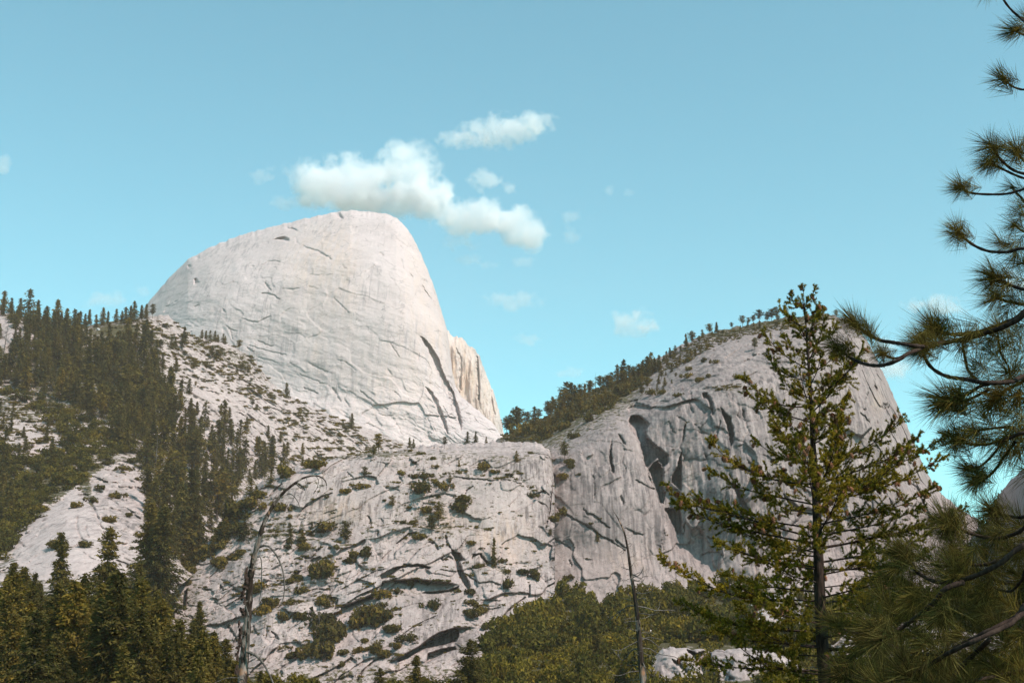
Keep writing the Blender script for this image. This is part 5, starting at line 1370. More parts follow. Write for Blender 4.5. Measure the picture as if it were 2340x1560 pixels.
for (x, y) in darts([(420, 1290), (560, 1150), (700, 1080), (860, 1045), (1240, 1030), (1250, 1330), (1180, 1380), (1100, 1470), (1050, 1540), (560, 1560), (400, 1400)], 7, 260, 101,
                    lambda x, y: max(0, 0.10 + 0.9 * math.exp(-((x - 620) / 130) ** 2 - ((y - 1230) / 60) ** 2) + 0.5 * math.exp(-((x - 980) / 70) ** 2 - ((y - 1180) / 50) ** 2))):
    p = CLIFF.spot(x, y); w = R.uniform(0.9, 2.8)
    items.append((MATS[R.randrange(5)], p - np.array([0, 0, 0.2]), (w * 1.3, w, w * 1.3), 0))
for q in WL_CRACKS:
    pts = np.array(q[0])
    if R.random() < 0.5: continue
    x, y = pts[R.randrange(len(pts))]
    p = WALL.spot(x + R.gauss(0, 3), y - 2); w = R.uniform(0.8, 2.2)
    items.append((MATS[R.randrange(5)], p - np.array([0, 0, 0.2]), (w * 1.3, w, w * 1.4), 0))
joined('ledge_scrub', items, M_SHRUB, 'tiny tufts of scrub in joints and ledges of the cliffs', 'scrub')

# boulders of the talus
def boulder_mesh(seed):
    import bmesh
    rng = np.random.default_rng(seed)
    bm = bmesh.new()
    for v in unit(rng.normal(0, 1, (16, 3))) * rng.uniform(0.8, 1.1, (16, 1)) * np.array([0.55, 0.45, 0.36]):
        bm.verts.new(v)
    bmesh.ops.convex_hull(bm, input=bm.verts)
    for v in [v for v in bm.verts if not v.link_faces]:
        bm.verts.remove(v)
    bmesh.ops.bevel(bm, geom=list(bm.edges), offset=0.03, segments=1, affect='EDGES')
    me = bpy.data.meshes.new('boulder')
    bm.to_mesh(me); bm.free()
    me.materials.append(M_BOULDER)
    return me
BOULD = [boulder_mesh(900 + i) for i in range(6)]
def put_boulder(p, w, label, group):
    o = link('boulder', BOULD[R.randrange(6)])
    o.location = p + np.array([0, 0, 0.12 * w]); o.scale = (w, w, w * R.uniform(0.7, 1.1)); o.rotation_euler = (R.uniform(-.4, .4), R.uniform(-.4, .4), R.uniform(0, 6.28))
    tag(o, label, 'boulder', group)
TAL = [(1680, 1395), (1720, 1375), (1770, 1355), (1790, 1330), (1850, 1385), (1850, 1440), (1800, 1465), (1745, 1450), (1700, 1420)]
for (x, y) in darts(TAL, 5.5, 150, 111):
    p = FOOT.spot(x, y)
    put_boulder(p, R.uniform(0.6, 1.5), 'pale block in the boulder field behind the cone bearing fir', 'blocks of the boulder field')
for (x, y, w, lab) in [(1812, 1363, 28, 'large pale boulder left of the fir trunk'), (1588, 1408, 20, 'grey boulder at the head of the small rock pile'), (1800, 1395, 16, 'rounded boulder above the boulder field'), (1635, 1418, 14, 'single pale boulder right of the small rock pile'), (1590, 1382, 8, 'tiny pale boulder in the brush')]:
    p = FOOT.spot(x, y)
    put_boulder(p, hm(p, w), lab, None)
for (x, y) in darts([(1575, 1415), (1600, 1412), (1620, 1430), (1615, 1445), (1590, 1445)], 4, 30, 112) + darts([(1470, 1430), (1500, 1430), (1510, 1450), (1480, 1460)], 4, 24, 113):
    p = FOOT.spot(x, y)
    put_boulder(p, R.uniform(0.6, 1.3), 'pale block in a small rock pile among the brush', 'blocks of the small rock piles')
for (x, y, w, lab) in [(224, 757, 12, 'white boulder on the grassy gap of the left ridge'), (203, 744, 7, 'small white boulder under the left ridge trees')]:
    p = SLOPE.spot(x, y)
    put_boulder(p, hm(p, w), lab, None)

# ------------------------------------------------------------------ foreground: dead trunks
def smooth_path(pts, n):
    pts = np.asarray(pts, float)
    d = np.concatenate([[0], np.cumsum(np.linalg.norm(np.diff(pts, axis=0), axis=1))])
    u = np.linspace(0, d[-1], n)
    # Catmull-Rom through the points
    out = []
    for s in u:
        i = int(np.clip(np.searchsorted(d, s) - 1, 0, len(pts) - 2))
        t = (s - d[i]) / max(d[i + 1] - d[i], 1e-9)
        p0 = pts[max(i - 1, 0)]; p1 = pts[i]; p2 = pts[i + 1]; p3 = pts[min(i + 2, len(pts) - 1)]
        out.append(0.5 * ((2 * p1) + (-p0 + p2) * t + (2 * p0 - 5 * p1 + 4 * p2 - p3) * t ** 2 + (-p0 + 3 * p1 - 3 * p2 + p3) * t ** 3))
    return np.array(out)

def px_path(pts, Y, n, dY=None):
    q = []
    for i, (x, y) in enumerate(pts):
        q.append(at(x, y, Y + (dY[i] if dY else 0)))
    return smooth_path(q, n)

def snag_bark():
    t = NT('snag_bark')
    pos = t.n('ShaderNodeTexCoord').outputs['Object']
    v = t.mapping(pos, (9, 9, 1.2))
    n1 = t.noise(v, 1.0, 5, 0.65)
    patch = t.noise(t.mapping(pos, (2.2, 2.2, 0.7)), 1.0, 4, 0.6)
    wood = t.mix('MIX', t.ramp(n1, [(0.42, 0.0), (0.58, 1.0)]), (0.09, 0.065, 0.052), (0.24, 0.185, 0.155))
    bark = t.mix('MIX', t.ramp(n1, [(0.42, 0.0), (0.6, 1.0)]), (0.022, 0.014, 0.011), (0.06, 0.04, 0.03))
    rust = t.mix('MIX', t.ramp(t.noise(pos, 1.7, 3), [(0.52, 0.0), (0.62, 0.7)]), wood, (0.34, 0.16, 0.08))
    col = t.mix('MIX', t.ramp(patch, [(0.44, 0.0), (0.47, 1.0)]), rust, bark)
    b = t.n('ShaderNodeBump')
    b.inputs['Strength'].default_value = 0.8
    b.inputs['Distance'].default_value = 0.04
    t.l(t.math('ADD', n1, t.ramp(patch, [(0.44, 0.0), (0.47, 1.0)])), b.inputs['Height'])
    p = t.n('ShaderNodeBsdfPrincipled')
    p.inputs['Roughness'].default_value = 0.9
    p.inputs['Specular IOR Level'].default_value = 0.1
    t.l(col, p.inputs['Base Color']); t.l(b.outputs[0], p.inputs['Normal'])
    return t.out(p.outputs[0])
M_SNAGBARK = snag_bark()

def thing(name, label, cat, loc=(0, 0, 0), group=None):
    o = bpy.data.objects.new(name, None)
    o.empty_display_size = 0.3
    COL.objects.link(o)
    o.location = loc
    return tag(o, label, cat, group)

def child(name, soup, mat, root, smooth=True, parent=None):
    me = soup.mesh(name, smooth)
    off = np.array(root.location)
    v = np.empty(len(me.vertices) * 3, np.float32); me.vertices.foreach_get('co', v)
    me.vertices.foreach_set('co', (v.reshape(-1, 3) - off.astype(np.float32)).ravel())
    return link(name, me, mat, parent or root)

def bent_snag():
    Y = 46.0
    k = Y / FPX
    base = at(553, 1575, Y)
    foot = np.array([base[0] - 0.03, Y, -0.3])
    root = thing('dead_tree', 'tall dead bark stripped trunk with a top bent over to the right', 'dead tree', tuple(foot))
    px = [(553, 1575), (555, 1540), (560, 1480), (565, 1420), (569, 1370), (571, 1330), (578, 1285), (588, 1245), (603, 1195), (622, 1158), (645, 1128), (668, 1108), (690, 1093), (712, 1087), (730, 1088), (742, 1096), (747, 1108)]
    path = np.concatenate([[foot], px_path(px, Y, 60, [0.25 * math.sin(i * 0.5) for i in range(len(px))])])
    u = np.linspace(0, 1, 61)
    rad = np.interp(u, [0, 0.1, 0.3, 0.45, 0.6, 0.8, 1.0], [11.0, 10.5, 8.6, 7.0, 5.2, 3.2, 1.0]) * k
    rad = rad * (1 + 0.10 * np.sin(np.arange(61) * 1.9) + 0.06 * np.sin(np.arange(61) * 4.3))
    s = Soup(); s.tube(path, rad, 14)
    child('trunk', s, M_SNAGBARK, root)
    brs = [([(592, 1250), (600, 1246), (612, 1246), (628, 1262), (640, 1284), (648, 1312), (650, 1342), (648, 1365), (641, 1382), (636, 1388)], 2.8), ([(586, 1272), (596, 1274), (598, 1310), (597, 1345), (592, 1374)], 1.6),
           ([(565, 1488), (578, 1493), (592, 1503), (606, 1522), (618, 1545), (627, 1568)], 3.6), ([(655, 1127), (668, 1130), (680, 1145), (686, 1163), (684, 1170)], 1.3), ([(700, 1090), (702, 1105), (698, 1125), (692, 1140)], 0.9),
           ([(722, 1087), (728, 1098), (724, 1115), (716, 1128)], 0.9), ([(735, 1091), (736, 1104), (730, 1118), (722, 1134)], 0.8), ([(745, 1104), (746, 1118)], 0.9), ([(676, 1103), (684, 1112), (694, 1118)], 2.2),
           ([(562, 1535), (575, 1541), (583, 1537), (585, 1530)], 0.9), ([(558, 1552), (545, 1548), (520, 1548), (500, 1555), (484, 1562)], 1.1), ([(559, 1535), (566, 1526), (570, 1527)], 1.6), ([(567, 1405), (562, 1385), (558, 1378)], 2.2),
           ([(633, 1146), (630, 1152), (629, 1160)], 1.2), ([(607, 1190), (604, 1183), (607, 1176)], 1.0), ([(656, 1118), (664, 1108), (662, 1100)], 0.8), ([(567, 1372), (560, 1374), (556, 1373)], 1.3), ([(572, 1315), (565, 1314)], 1.2), ([(575, 1300), (567, 1298)], 1.0), ([(560, 1450), (552, 1452)], 1.0),
           ([(651, 1123), (645, 1110), (648, 1102)], 0.6), ([(567, 1500), (569, 1460), (570, 1420), (568, 1398)], 1.9)]
    for i, (pts, r) in enumerate(brs):
        s = Soup()
        pa = px_path(pts, Y - (0.12 if i == len(brs) - 1 else 0), 14, [0.12 * (j + 1) * (1 if i % 2 else -1) * 0.5 for j in range(len(pts))])
        s.tube(pa, np.linspace(r, r * 0.45, 14) * k, 6)
        child('branch', s, M_GREYWOOD, root)
    # curls of loose bark on the trunk
    rng = np.random.default_rng(5)
    for (x0, y0) in [(567, 1322), (560, 1345), (558, 1360), (563, 1334), (556, 1400), (549, 1430), (551, 1450), (547, 1480), (545, 1500), (544, 1530), (566, 1300), (562, 1375), (550, 1465)]:
        p = at(x0, y0, Y - 0.1)
        a = Soup()
        for q in range(5):
            c = p + rng.normal(0, 0.035, 3) * np.array([1, 0.5, 2.2])
            d = np.array([-rng.uniform(0.04, 0.1), -rng.uniform(0.02, 0.08), rng.uniform(-0.08, 0.08)])
            w = np.array([0.0, 0.03, rng.uniform(0.05, 0.12)])
            a.add([c - w, c + w, c + d + w * 0.6, c + d - w * 0.6], [(0, 1, 2, 3)])
        child('loose_bark', a, M_BARK, root, False)
bent_snag()

def twig_snag():
    Y = 52.0
    k = Y / FPX
    base = at(1468, 1575, Y)
    foot = np.array([base[0] + 0.05, Y, -0.3])
    root = thing('dead_sapling', 'slim dead tree with bare curling twigs in front of the brush slope', 'dead tree', tuple(foot))
    zs = lambda p: Z(1380, 1080, 3.25, p)
    px = zs([(295, 1600), (285, 1500), (275, 1380), (268, 1290), (258, 1180), (248, 1060), (235, 960), (222, 870), (205, 770), (190, 660), (178, 570), (165, 500), (150, 440), (128, 385), (95, 320), (70, 280), (60, 245)])
    path = np.concatenate([[foot], px_path(px, Y, 60)])
    rad = np.interp(np.linspace(0, 1, 61), [0, 0.15, 0.4, 0.6, 0.8, 1], [7.6, 7.0, 5.0, 3.8, 2.2, 0.6]) * k
    s = Soup(); s.tube(path, rad, 10)
    child('trunk', s, M_SNAGBARK, root)
    brs = [([(245, 990), (190, 985), (130, 1020), (70, 1065), (0, 1130)], 1.9), ([(250, 990), (310, 1000), (380, 1020), (450, 1020), (500, 1018), (530, 1025)], 1.6), ([(400, 1018), (415, 985), (415, 965)], 0.8), ([(255, 1045), (300, 1045), (350, 1055), (390, 1045), (408, 1035)], 1.4),
           ([(350, 1055), (310, 1075), (265, 1080)], 1.0), ([(235, 890), (280, 895), (330, 890), (365, 865), (355, 820)], 1.3), ([(280, 895), (240, 875)], 0.8), ([(240, 940), (290, 930), (330, 935), (350, 915)], 1.1), ([(238, 955), (180, 940), (120, 925)], 1.1), ([(212, 775), (260, 760), (290, 715), (292, 695)], 1.2),
           ([(215, 790), (255, 800), (285, 775), (293, 730)], 1.2), ([(218, 800), (270, 805), (295, 798)], 0.9), ([(215, 775), (240, 750), (270, 735)], 0.7), ([(195, 720), (160, 710), (128, 698)], 1.0), ([(208, 778), (165, 795), (128, 800)], 1.0), ([(200, 700), (215, 680), (225, 660)], 0.7), ([(190, 625), (215, 620), (235, 610)], 0.6), ([(180, 560), (150, 570), (110, 598)], 0.7),
           ([(180, 530), (195, 520), (203, 530), (195, 550)], 0.7), ([(165, 490), (200, 475), (216, 455)], 0.6), ([(135, 400), (160, 395), (170, 385)], 0.6), ([(150, 450), (110, 400), (60, 380)], 0.6), ([(105, 335), (130, 335), (158, 345)], 0.5), ([(258, 1170), (220, 1165), (190, 1160)], 0.9), ([(262, 1215), (220, 1225), (185, 1222)], 1.2), ([(250, 1205), (230, 1215)], 0.9),
           ([(280, 1225), (330, 1235), (370, 1260), (410, 1290), (450, 1302)], 1.5), ([(282, 1300), (340, 1305), (400, 1340), (470, 1355), (540, 1370), (600, 1420)], 1.4), ([(270, 1305), (215, 1310), (175, 1355), (140, 1390), (112, 1365), (105, 1325)], 1.7), ([(265, 1240), (190, 1280), (120, 1315), (60, 1310), (50, 1290)], 1.2), ([(285, 1330), (340, 1355), (405, 1355)], 1.0),
           ([(290, 1390), (310, 1450), (340, 1490), (380, 1510)], 1.2), ([(280, 1400), (300, 1430), (318, 1540)], 1.4), ([(275, 1430), (210, 1425), (160, 1430)], 1.0), ([(280, 1470), (200, 1475), (130, 1500), (70, 1500)], 1.1), ([(285, 1530), (200, 1540), (120, 1555)], 1.0), ([(262, 1100), (200, 1100), (150, 1110)], 0.8), ([(255, 1065), (190, 1080), (140, 1085)], 0.8), ([(270, 1190), (330, 1180), (400, 1200)], 0.8),
           ([(285, 1240), (330, 1220), (400, 1230), (440, 1240)], 0.8), ([(275, 1360), (240, 1340), (225, 1325)], 0.8), ([(275, 1375), (240, 1395), (200, 1385)], 0.8)]
    rng = np.random.default_rng(8)
    for i, (pts, r) in enumerate(brs):
        s = Soup()
        m = len(pts)
        sg = rng.choice([-1, 1])
        pa = px_path(zs(pts), Y, 12, [sg * 0.22 * j for j in range(m)])
        s.tube(pa, np.linspace(r * 1.0, r * 0.4, 12) * k, 5)
        for q in range(int(rng.integers(1, 4))):
            j = int(rng.integers(4, 11)); d = rng.normal(0, 1, 3) * np.array([0.16, 0.1, 0.16])
            s.tube([pa[j], pa[j] + d * 0.6, pa[j] + d + np.array([0, 0, 0.03])], np.array([r * 0.4, r * 0.3, r * 0.2]) * k, 4)
        child('branch', s, M_GREYWOOD, root)
twig_snag()

# ------------------------------------------------------------------ foreground: fir with cones
def cone_mesh():
    """hanging cone, length 1, with overlapping scales"""
    s = Soup()
    prof = [(0.0, 0.05), (0.08, 0.17), (0.25, 0.25), (0.5, 0.26), (0.75, 0.2), (0.92, 0.1), (1.0, 0.03)]
    s.tube([(0, 0, -h) for h, _ in prof], [r * 0.8 for _, r in prof], 7)
    for row in range(6):
        h = 0.08 + 0.14 * row
        r = np.interp(h, [p[0] for p in prof], [p[1] for p in prof])
        for k in range(6):
            a = 6.283 * (k + 0.5 * (row % 2)) / 6
            d = np.array([math.cos(a), math.sin(a), 0]); t = np.array([-d[1], d[0], 0])
            c = d * r * 0.7 + np.array([0, 0, -h])
            tip = d * (r + 0.1) + np.array([0, 0, -h - 0.14])
            s.add([c - t * 0.12, c + t * 0.12, tip + t * 0.06, tip - t * 0.06], [(0, 1, 2, 3)])
    me = s.mesh('cone')
    me.materials.append(M_CONE)
    return me

def fir():
    rng = np.random.default_rng(21)
    Y0 = 20.0
    k = Y0 / FPX
    tp = [(1888, 1620), (1884, 1540), (1878, 1450), (1872, 1320), (1868, 1210), (1863, 1100), (1857, 1000), (1852, 900), (1846, 800), (1841, 735), (1837, 705), (1834, 682)]
    base = at(1888, 1620, Y0)
    foot = np.array([base[0] + 0.01, Y0, -0.1])
    root = thing('fir_tree', 'dark green fir hung with brown cones in the right foreground', 'tree', tuple(foot))
    path = np.concatenate([[foot], px_path(tp, Y0, 50)])
    zz = path[:, 2]
    rad = np.interp(np.linspace(0, 1, 51), [0, 0.2, 0.45, 0.7, 0.9, 1], [15, 13.5, 10.2, 5.0, 2.4, 0.7]) * k
    s = Soup(); s.tube(path, rad, 12)
    child('trunk', s, M_BARK, root)
    trunk_at = lambda z: np.array([np.interp(z, zz, path[:, 0]), Y0, z])
    zpx = lambda y: float(at(1860, y, Y0)[2])
    reach = lambda y: np.interp(y, [660, 700, 760, 850, 950, 1050, 1150, 1280, 1400, 1560], [0.10, 0.2, 0.42, 0.85, 1.05, 1.35, 1.9, 2.3, 2.2, 2.1])
    branches = []
    def traced(pts, dmax):
        m = len(pts)
        pa = px_path(pts, Y0, 16, [dmax * (i / (m - 1)) ** 1.2 for i in range(m)])
        branches.append(pa)
    zz1 = lambda p: Z(1500, 1060, 3.12, p)
    traced([(1852, 930), (1795, 927), (1745, 905), (1700, 866)], -0.5)
    traced([(1860, 1106), (1790, 1100), (1720, 1080), (1660, 1045), (1625, 1008)], -0.7)
    traced([(1866, 1228), (1800, 1212), (1720, 1188), (1640, 1168), (1560, 1145), (1520, 1105)], -0.6)
    traced([(1870, 1372), (1780, 1370), (1731, 1369), (1680, 1361), (1600, 1330), (1545, 1300), (1508, 1272)], -0.9)
    traced(zz1([(1120, 600), (1010, 640), (940, 720), (850, 830)]), -0.8)
    traced(zz1([(1120, 655), (1060, 650), (930, 620), (780, 560), (640, 500), (560, 470)]), 0.5)
    traced(zz1([(1185, 590), (1350, 565), (1500, 530), (1700, 490), (1880, 455)]), -0.4)
    traced(zz1([(1180, 500), (1350, 475), (1560, 430), (1700, 390), (1880, 320)]), 0.4)
    traced(zz1([(1185, 272), (1350, 235), (1500, 200), (1680, 140), (1850, 60), (2040, -40)]), -0.5)
    traced([(1864, 1150), (1950, 1110), (2041, 1066), (2110, 1030), (2160, 995)], 0.7)
    traced([(1872, 1175), (1894, 1118), (1913, 1066), (1918, 1000), (1905, 925)], -0.7)
    traced([(1853, 945), (1877, 921), (1902, 893), (1927, 839), (1940, 800)], -0.5)
    traced([(1858, 1100), (1838, 1060), (1815, 1030), (1785, 985), (1765, 955)], -0.8)
    traced([(1868, 1300), (1800, 1290), (1720, 1270), (1640, 1240)], -1.0)
    traced([(1878, 1440), (1800, 1440), (1700, 1432), (1600, 1400), (1540, 1370)], 0.8)
    traced([(1880, 1480), (1800, 1470), (1740, 1440), (1690, 1385)], -1.2)
    traced([(1884, 1540), (1800, 1530), (1720, 1500), (1650, 1440)], -1.0)
    traced([(1872, 1300), (1960, 1300), (2040, 1290), (2120, 1260)], -1.0)
    traced([(1876, 1400), (1960, 1400), (2060, 1380), (2160, 1350)], 0.8)
    traced([(1882, 1480), (1980, 1480), (2080, 1450), (2160, 1420)], -1.1)
    for i in range(78):
        y = 694 + (1600 - 694) * ((i + rng.uniform(-.3, .3)) / 78) ** 0.95
        a = i * 2.4 + rng.uniform(-.4, .4)
        L = float(reach(y)) * rng.uniform(0.4, 1.12)
        d = np.array([math.cos(a), math.sin(a), 0.0])
        p0 = trunk_at(zpx(y))
        rise = np.interp(y, [660, 800, 1000, 1300, 1600], [1.1, 0.75, 0.5, 0.2, 0.0])
        q = [p0, p0 + d * L * 0.35 + np.array([0, 0, rise * L * 0.25]), p0 + d * L * 0.7 + np.array([0, 0, rise * L * 0.55]), p0 + d * L + np.array([0, 0, rise * L * 0.95 + 0.06])]
        branches.append(smooth_path(q, 14))
    # leader tip
    branches.append(smooth_path([at(1841, 735, Y0), at(1836, 705, Y0), at(1834, 682, Y0)], 10))
    cm = cone_mesh()
    for bi, pa in enumerate(branches):
        L = float(np.linalg.norm(np.diff(pa, axis=0), axis=1).sum())
        n = len(pa)
        w = Soup()
        r0 = 0.006 + 0.011 * min(L / 2.2, 1)
        w.tube(pa, np.linspace(r0, 0.003, n), 6)
        twigs = []
        nt = max(8, int(L / 0.030))
        leader = bi == len(branches) - 1
        for q in range(nt):
            u = rng.uniform(0.0 if leader else (0.22 if L > 0.8 else 0.1), 1.0)
            j = min(int(u * (n - 1)), n - 2)
            p0 = pa[j] + (pa[j + 1] - pa[j]) * rng.random()
            tg = unit(pa[j + 1] - pa[j])
            side = unit(np.cross(tg, [0, 0, 1]) * rng.choice([-1, 1]) + rng.normal(0, 0.35, 3))
            tl = (0.12 + 0.30 * (1 - u) * min(L, 1.6) / 1.6) * rng.uniform(0.5, 1.25)
            d = unit(tg * rng.uniform(0.5, 1.1) + side * rng.uniform(0.5, 1.0) + np.array([0, 0, rng.uniform(-0.35, 0.6)]))
            p1 = p0 + d * tl * 0.55; p2 = p0 + d * tl + np.array([0, 0, rng.uniform(-0.2, 0.25) * tl])
            twigs.append((p0, p1, p2))
            w.tube([p0, p1, p2], [0.0032, 0.0024, 0.0012], 3)
            if rng.random() < 0.55:
                d2 = unit(d + rng.normal(0, 0.7, 3)); l2 = tl * rng.uniform(0.35, 0.6)
                twigs.append((p1, p1 + d2 * l2 * 0.5, p1 + d2 * l2))
        twigs.append((pa[-3], pa[-2], pa[-1]))
        wo = child('branch', w, M_BARK, root)
        # needles: short, all round each twig
        A, B, C3 = [], [], []
        for (p0, p1, p2) in twigs:
            tl = np.linalg.norm(p2 - p0)
            m = int(tl / 0.0032) + 8
            u = rng.uniform(0.25, 1.03, (m, 1)) ** 0.7
            P = np.where(u < 0.5, p0 + (p1 - p0) * u * 2, p1 + (p2 - p1) * (u - 0.5) * 2)
            ax = unit(p2 - p0)
            rad_d = unit(np.cross(ax, rng.normal(0, 1, (m, 3))))
            dd = unit(rad_d + ax * rng.uniform(0.3, 1.0, (m, 1)))
            sd = unit(np.cross(dd, rng.normal(0, 1, (m, 3))))
            ln = rng.uniform(0.026, 0.044, (m, 1)); wd = 0.0058
            A.append(P - sd * wd); B.append(P + sd * wd); C3.append(P + dd * ln)
        ns = Soup(); ns.tris(np.concatenate(A), np.concatenate(B), np.concatenate(C3))
        child('needles', ns, M_FIR, root, False, wo)
        # cones hang from the outer twigs
        nc = 0
        ymid = pa[-1][2]
        for (p0, p1, p2) in twigs:
            if rng.random() < (0.085 if ymid > zpx(1150) else 0.03):
                o = link('cone', cm, None, root)
                o.location = p2 - np.array(root.location) + np.array([0, 0, 0.005])
                sc = rng.uniform(0.075, 0.105)
                o.scale = (sc, sc, sc)
                o.rotation_euler = (rng.normal(0, 0.5), rng.normal(0, 0.5), rng.uniform(0, 6.28))
    for (pts) in [[(2013, 1008), (2031, 965)], ]:
        s = Soup(); s.tube(px_path(pts, Y0 + 0.3, 6), np.linspace(1.6, 1.0, 6) * k, 6)
        child('bare_twig', s, M_GREYWOOD, root)
    for i in range(26):
        j = branches[int(rng.integers(0, len(branches) - 1))]
        q = j[int(rng.integers(2, len(j) - 3))]
        d = rng.normal(0, 1, 3) * np.array([0.12, 0.1, 0.09])
        s = Soup(); s.tube([q, q + d * 0.6 + np.array([0, 0, 0.02]), q + d], [0.0034, 0.0026, 0.0014], 4)
        child('bare_twig', s, M_GREYWOOD, root)
fir()

# ------------------------------------------------------------------ foreground: long needled pine reaching in from the right
def pine():
    rng = np.random.default_rng(33)
    Y0 = 9.0
    k = Y0 / FPX
    tx = 4.75
    root = thing('pine_tree', 'long needled pine whose boughs reach in from the right edge', 'tree', (tx, 9.4, 0))
    s = Soup()
    s.tube([(tx, 9.4, -0.2), (tx + 0.02, 9.4, 2), (tx - 0.03, 9.42, 4.5), (tx, 9.4, 7), (tx + 0.05, 9.45, 10)], [0.19, 0.17, 0.14, 0.10, 0.05], 12)
    child('trunk', s, M_BARK, root)
    def tuft_mesh(seed, spread, n=150):
        r = np.random.default_rng(seed)
        so = Soup()
        # axis +x, needle length 1
        u = r.uniform(0, 1, n)
        s = r.uniform(0, 1, n) ** 1.4                     # how far back along the twig
        th = (0.12 + spread * np.sqrt(u)) * (0.55 + 0.6 * s); ph = r.uniform(0, 6.283, n)
        d = np.stack([np.cos(th), np.sin(th) * np.cos(ph), np.sin(th) * np.sin(ph)], 1)
        base = np.stack([-s * 0.75, 0 * u, 0 * u], 1) + d * 0.02
        L = r.uniform(0.6, 1.1, (n, 1))
        sd = unit(np.cross(d, r.normal(0, 1, (n, 3))))
        w = 0.0056
        mid = base + d * L * 0.55; tip = base + d * L + np.array([0, 0, -1]) * 0.07 * L
        V = np.stack([base - sd * w, base + sd * w, mid + sd * w, mid - sd * w, tip], 1).reshape(-1, 3)
        i0 = np.arange(n) * 5
        so.add(V, np.stack([i0, i0 + 1, i0 + 2, i0 + 3], 1), np.stack([i0 + 3, i0 + 2, i0 + 4], 1))
        me = so.mesh('needle_tuft')
        me.materials.append(M_PINE)
        return me
    TM = {c: [tuft_mesh(50 + i + 10 * j, sp) for i in range(4)] for j, (c, sp) in enumerate([('n', 0.95), ('w', 1.25), ('r', 2.1)])}
    bough = {}
    def tuft(x, y, ang, r, kind='n', par=None, Y=None):
        """ang: direction in the picture, degrees, 0 right, 90 up"""
        Y = Y if Y is not None else Y0
        p = at(x, y, Y)
        o = bpy.data.objects.new('needle_tuft', TM[kind][int(rng.integers(0, 4))])
        COL.objects.link(o)
        o.parent = par
        o.location = p - np.array(root.location)
        a = math.radians(ang)
        d = Vector((math.cos(a), rng.uniform(-0.45, 0.45), math.sin(a))).normalized()
        q = d.to_track_quat('X', 'Z')
        from mathutils import Quaternion
        o.rotation_mode = 'QUATERNION'
        o.rotation_quaternion = q @ Quaternion((1, 0, 0), rng.uniform(0, 6.28))
        sc = r * Y / FPX * 1.05
        o.scale = (sc, sc, sc)
    def branch(pts, r0, r1, Y=None, to_trunk=True, tufts=()):
        """points run from the tip to the right; the last one goes on to the trunk"""
        Y = Y if Y is not None else Y0
        n = len(pts)
        q = [at(x, y, Y + 0.25 * math.sin(i * 0.9)) for i, (x, y) in enumerate(pts)]
        rr = list(np.linspace(r0 * 0.85, r1 * 0.72, n) * k)
        if to_trunk:
            last = q[-1]
            q.append(np.array([(last[0] + tx) / 2, (last[1] + 9.4) / 2, last[2] - 0.06])); rr.append(r1 * k * 1.25)
            q.append(np.array([tx, 9.4, last[2] - 0.25])); rr.append(r1 * k * 1.6)
        pa = smooth_path(q, 8 * len(q))
        s = Soup()
        s.tube(pa, np.interp(np.linspace(0, 1, len(pa)), np.linspace(0, 1, len(rr)), rr) * (1 + 0.12 * np.sin(np.arange(len(pa)) * 2.1)), 8)
        b = child('bough', s, M_BARK, root)
        for t in tufts:
            tuft(*t[:4], kind=t[4] if len(t) > 4 else 'n', par=b, Y=Y)
        return b
    B = branch
    B([(2268, -45), (2300, 10), (2330, 40), (2360, 60)], 3, 5, 8.7, True, [(2262, -28, 225, 60)])
    B([(2318, 70), (2335, 78), (2360, 84)], 3.5, 5, 9.1, True, [(2318, 70, 190, 72), (2318, 72, 215, 55)])
    B([(2336, 42), (2360, 50)], 3, 4, 9.3, True, [(2338, 40, 190, 50, 'w')])
    B([(2294, 181), (2312, 197), (2335, 205), (2365, 208)], 3, 4.5, 8.9, True, [(2294, 181, 185, 72), (2292, 180, 120, 62), (2300, 182, 50, 55)][:2])
    B([(2266, 334), (2288, 366), (2318, 390), (2365, 404)], 4, 5.5, 8.8, True, [(2266, 334, 165, 74), (2266, 334, 110, 60), (2270, 340, 205, 62)])
    B([(2262, 372), (2298, 390), (2335, 406), (2365, 412)], 3.5, 5, 9.2, True, [(2262, 372, 195, 66), (2262, 372, 235, 60), (2262, 372, 165, 60)])
    B([(2322, 345), (2338, 366), (2370, 390)], 3.5, 5, 9.0, True, [(2322, 345, 95, 75, 'w'), (2322, 345, 165, 66), (2325, 350, 240, 60)])
    B([(2197, 428), (2215, 440), (2250, 444), (2300, 443), (2335, 434), (2370, 428)], 3.2, 5, 8.7, True, [(2197, 428, 175, 62), (2197, 428, 118, 55), (2197, 430, 225, 50)])
    B([(2312, 428), (2328, 446), (2365, 470)], 3.5, 5, 9.3, True, [(2312, 428, 170, 50, 'w'), (2330, 470, 190, 60, 'w')])
    B([(2189, 532), (2208, 548), (2230, 563), (2260, 574), (2300, 576), (2365, 572)], 3.8, 6, 8.6, True, [(2189, 532, 170, 66), (2189, 532, 115, 60), (2189, 534, 240, 62), (2285, 552, 150, 60, 'w'), (2300, 560, 200, 50)])
    B([(2318, 514), (2334, 526), (2365, 538)], 2.8, 4, 9.0, True, [(2318, 514, 140, 55, 'w'), (2316, 516, 230, 45), (2335, 490, 150, 60, 'w')])
    B([(2274, 630), (2290, 642), (2318, 655), (2365, 668)], 4.5, 6, 8.8, True, [(2274, 630, 175, 86), (2272, 630, 130, 70), (2270, 640, 205, 76), (2262, 640, 100, 55)])
    B([(2275, 680), (2310, 690), (2365, 700)], 4, 6, 9.2, True, [(2275, 680, 190, 78), (2275, 682, 225, 66), (2320, 690, 170, 70, 'w')])
    B([(2334, 600), (2365, 610)], 3, 4, 9.4, True, [(2336, 600, 170, 70, 'w')])
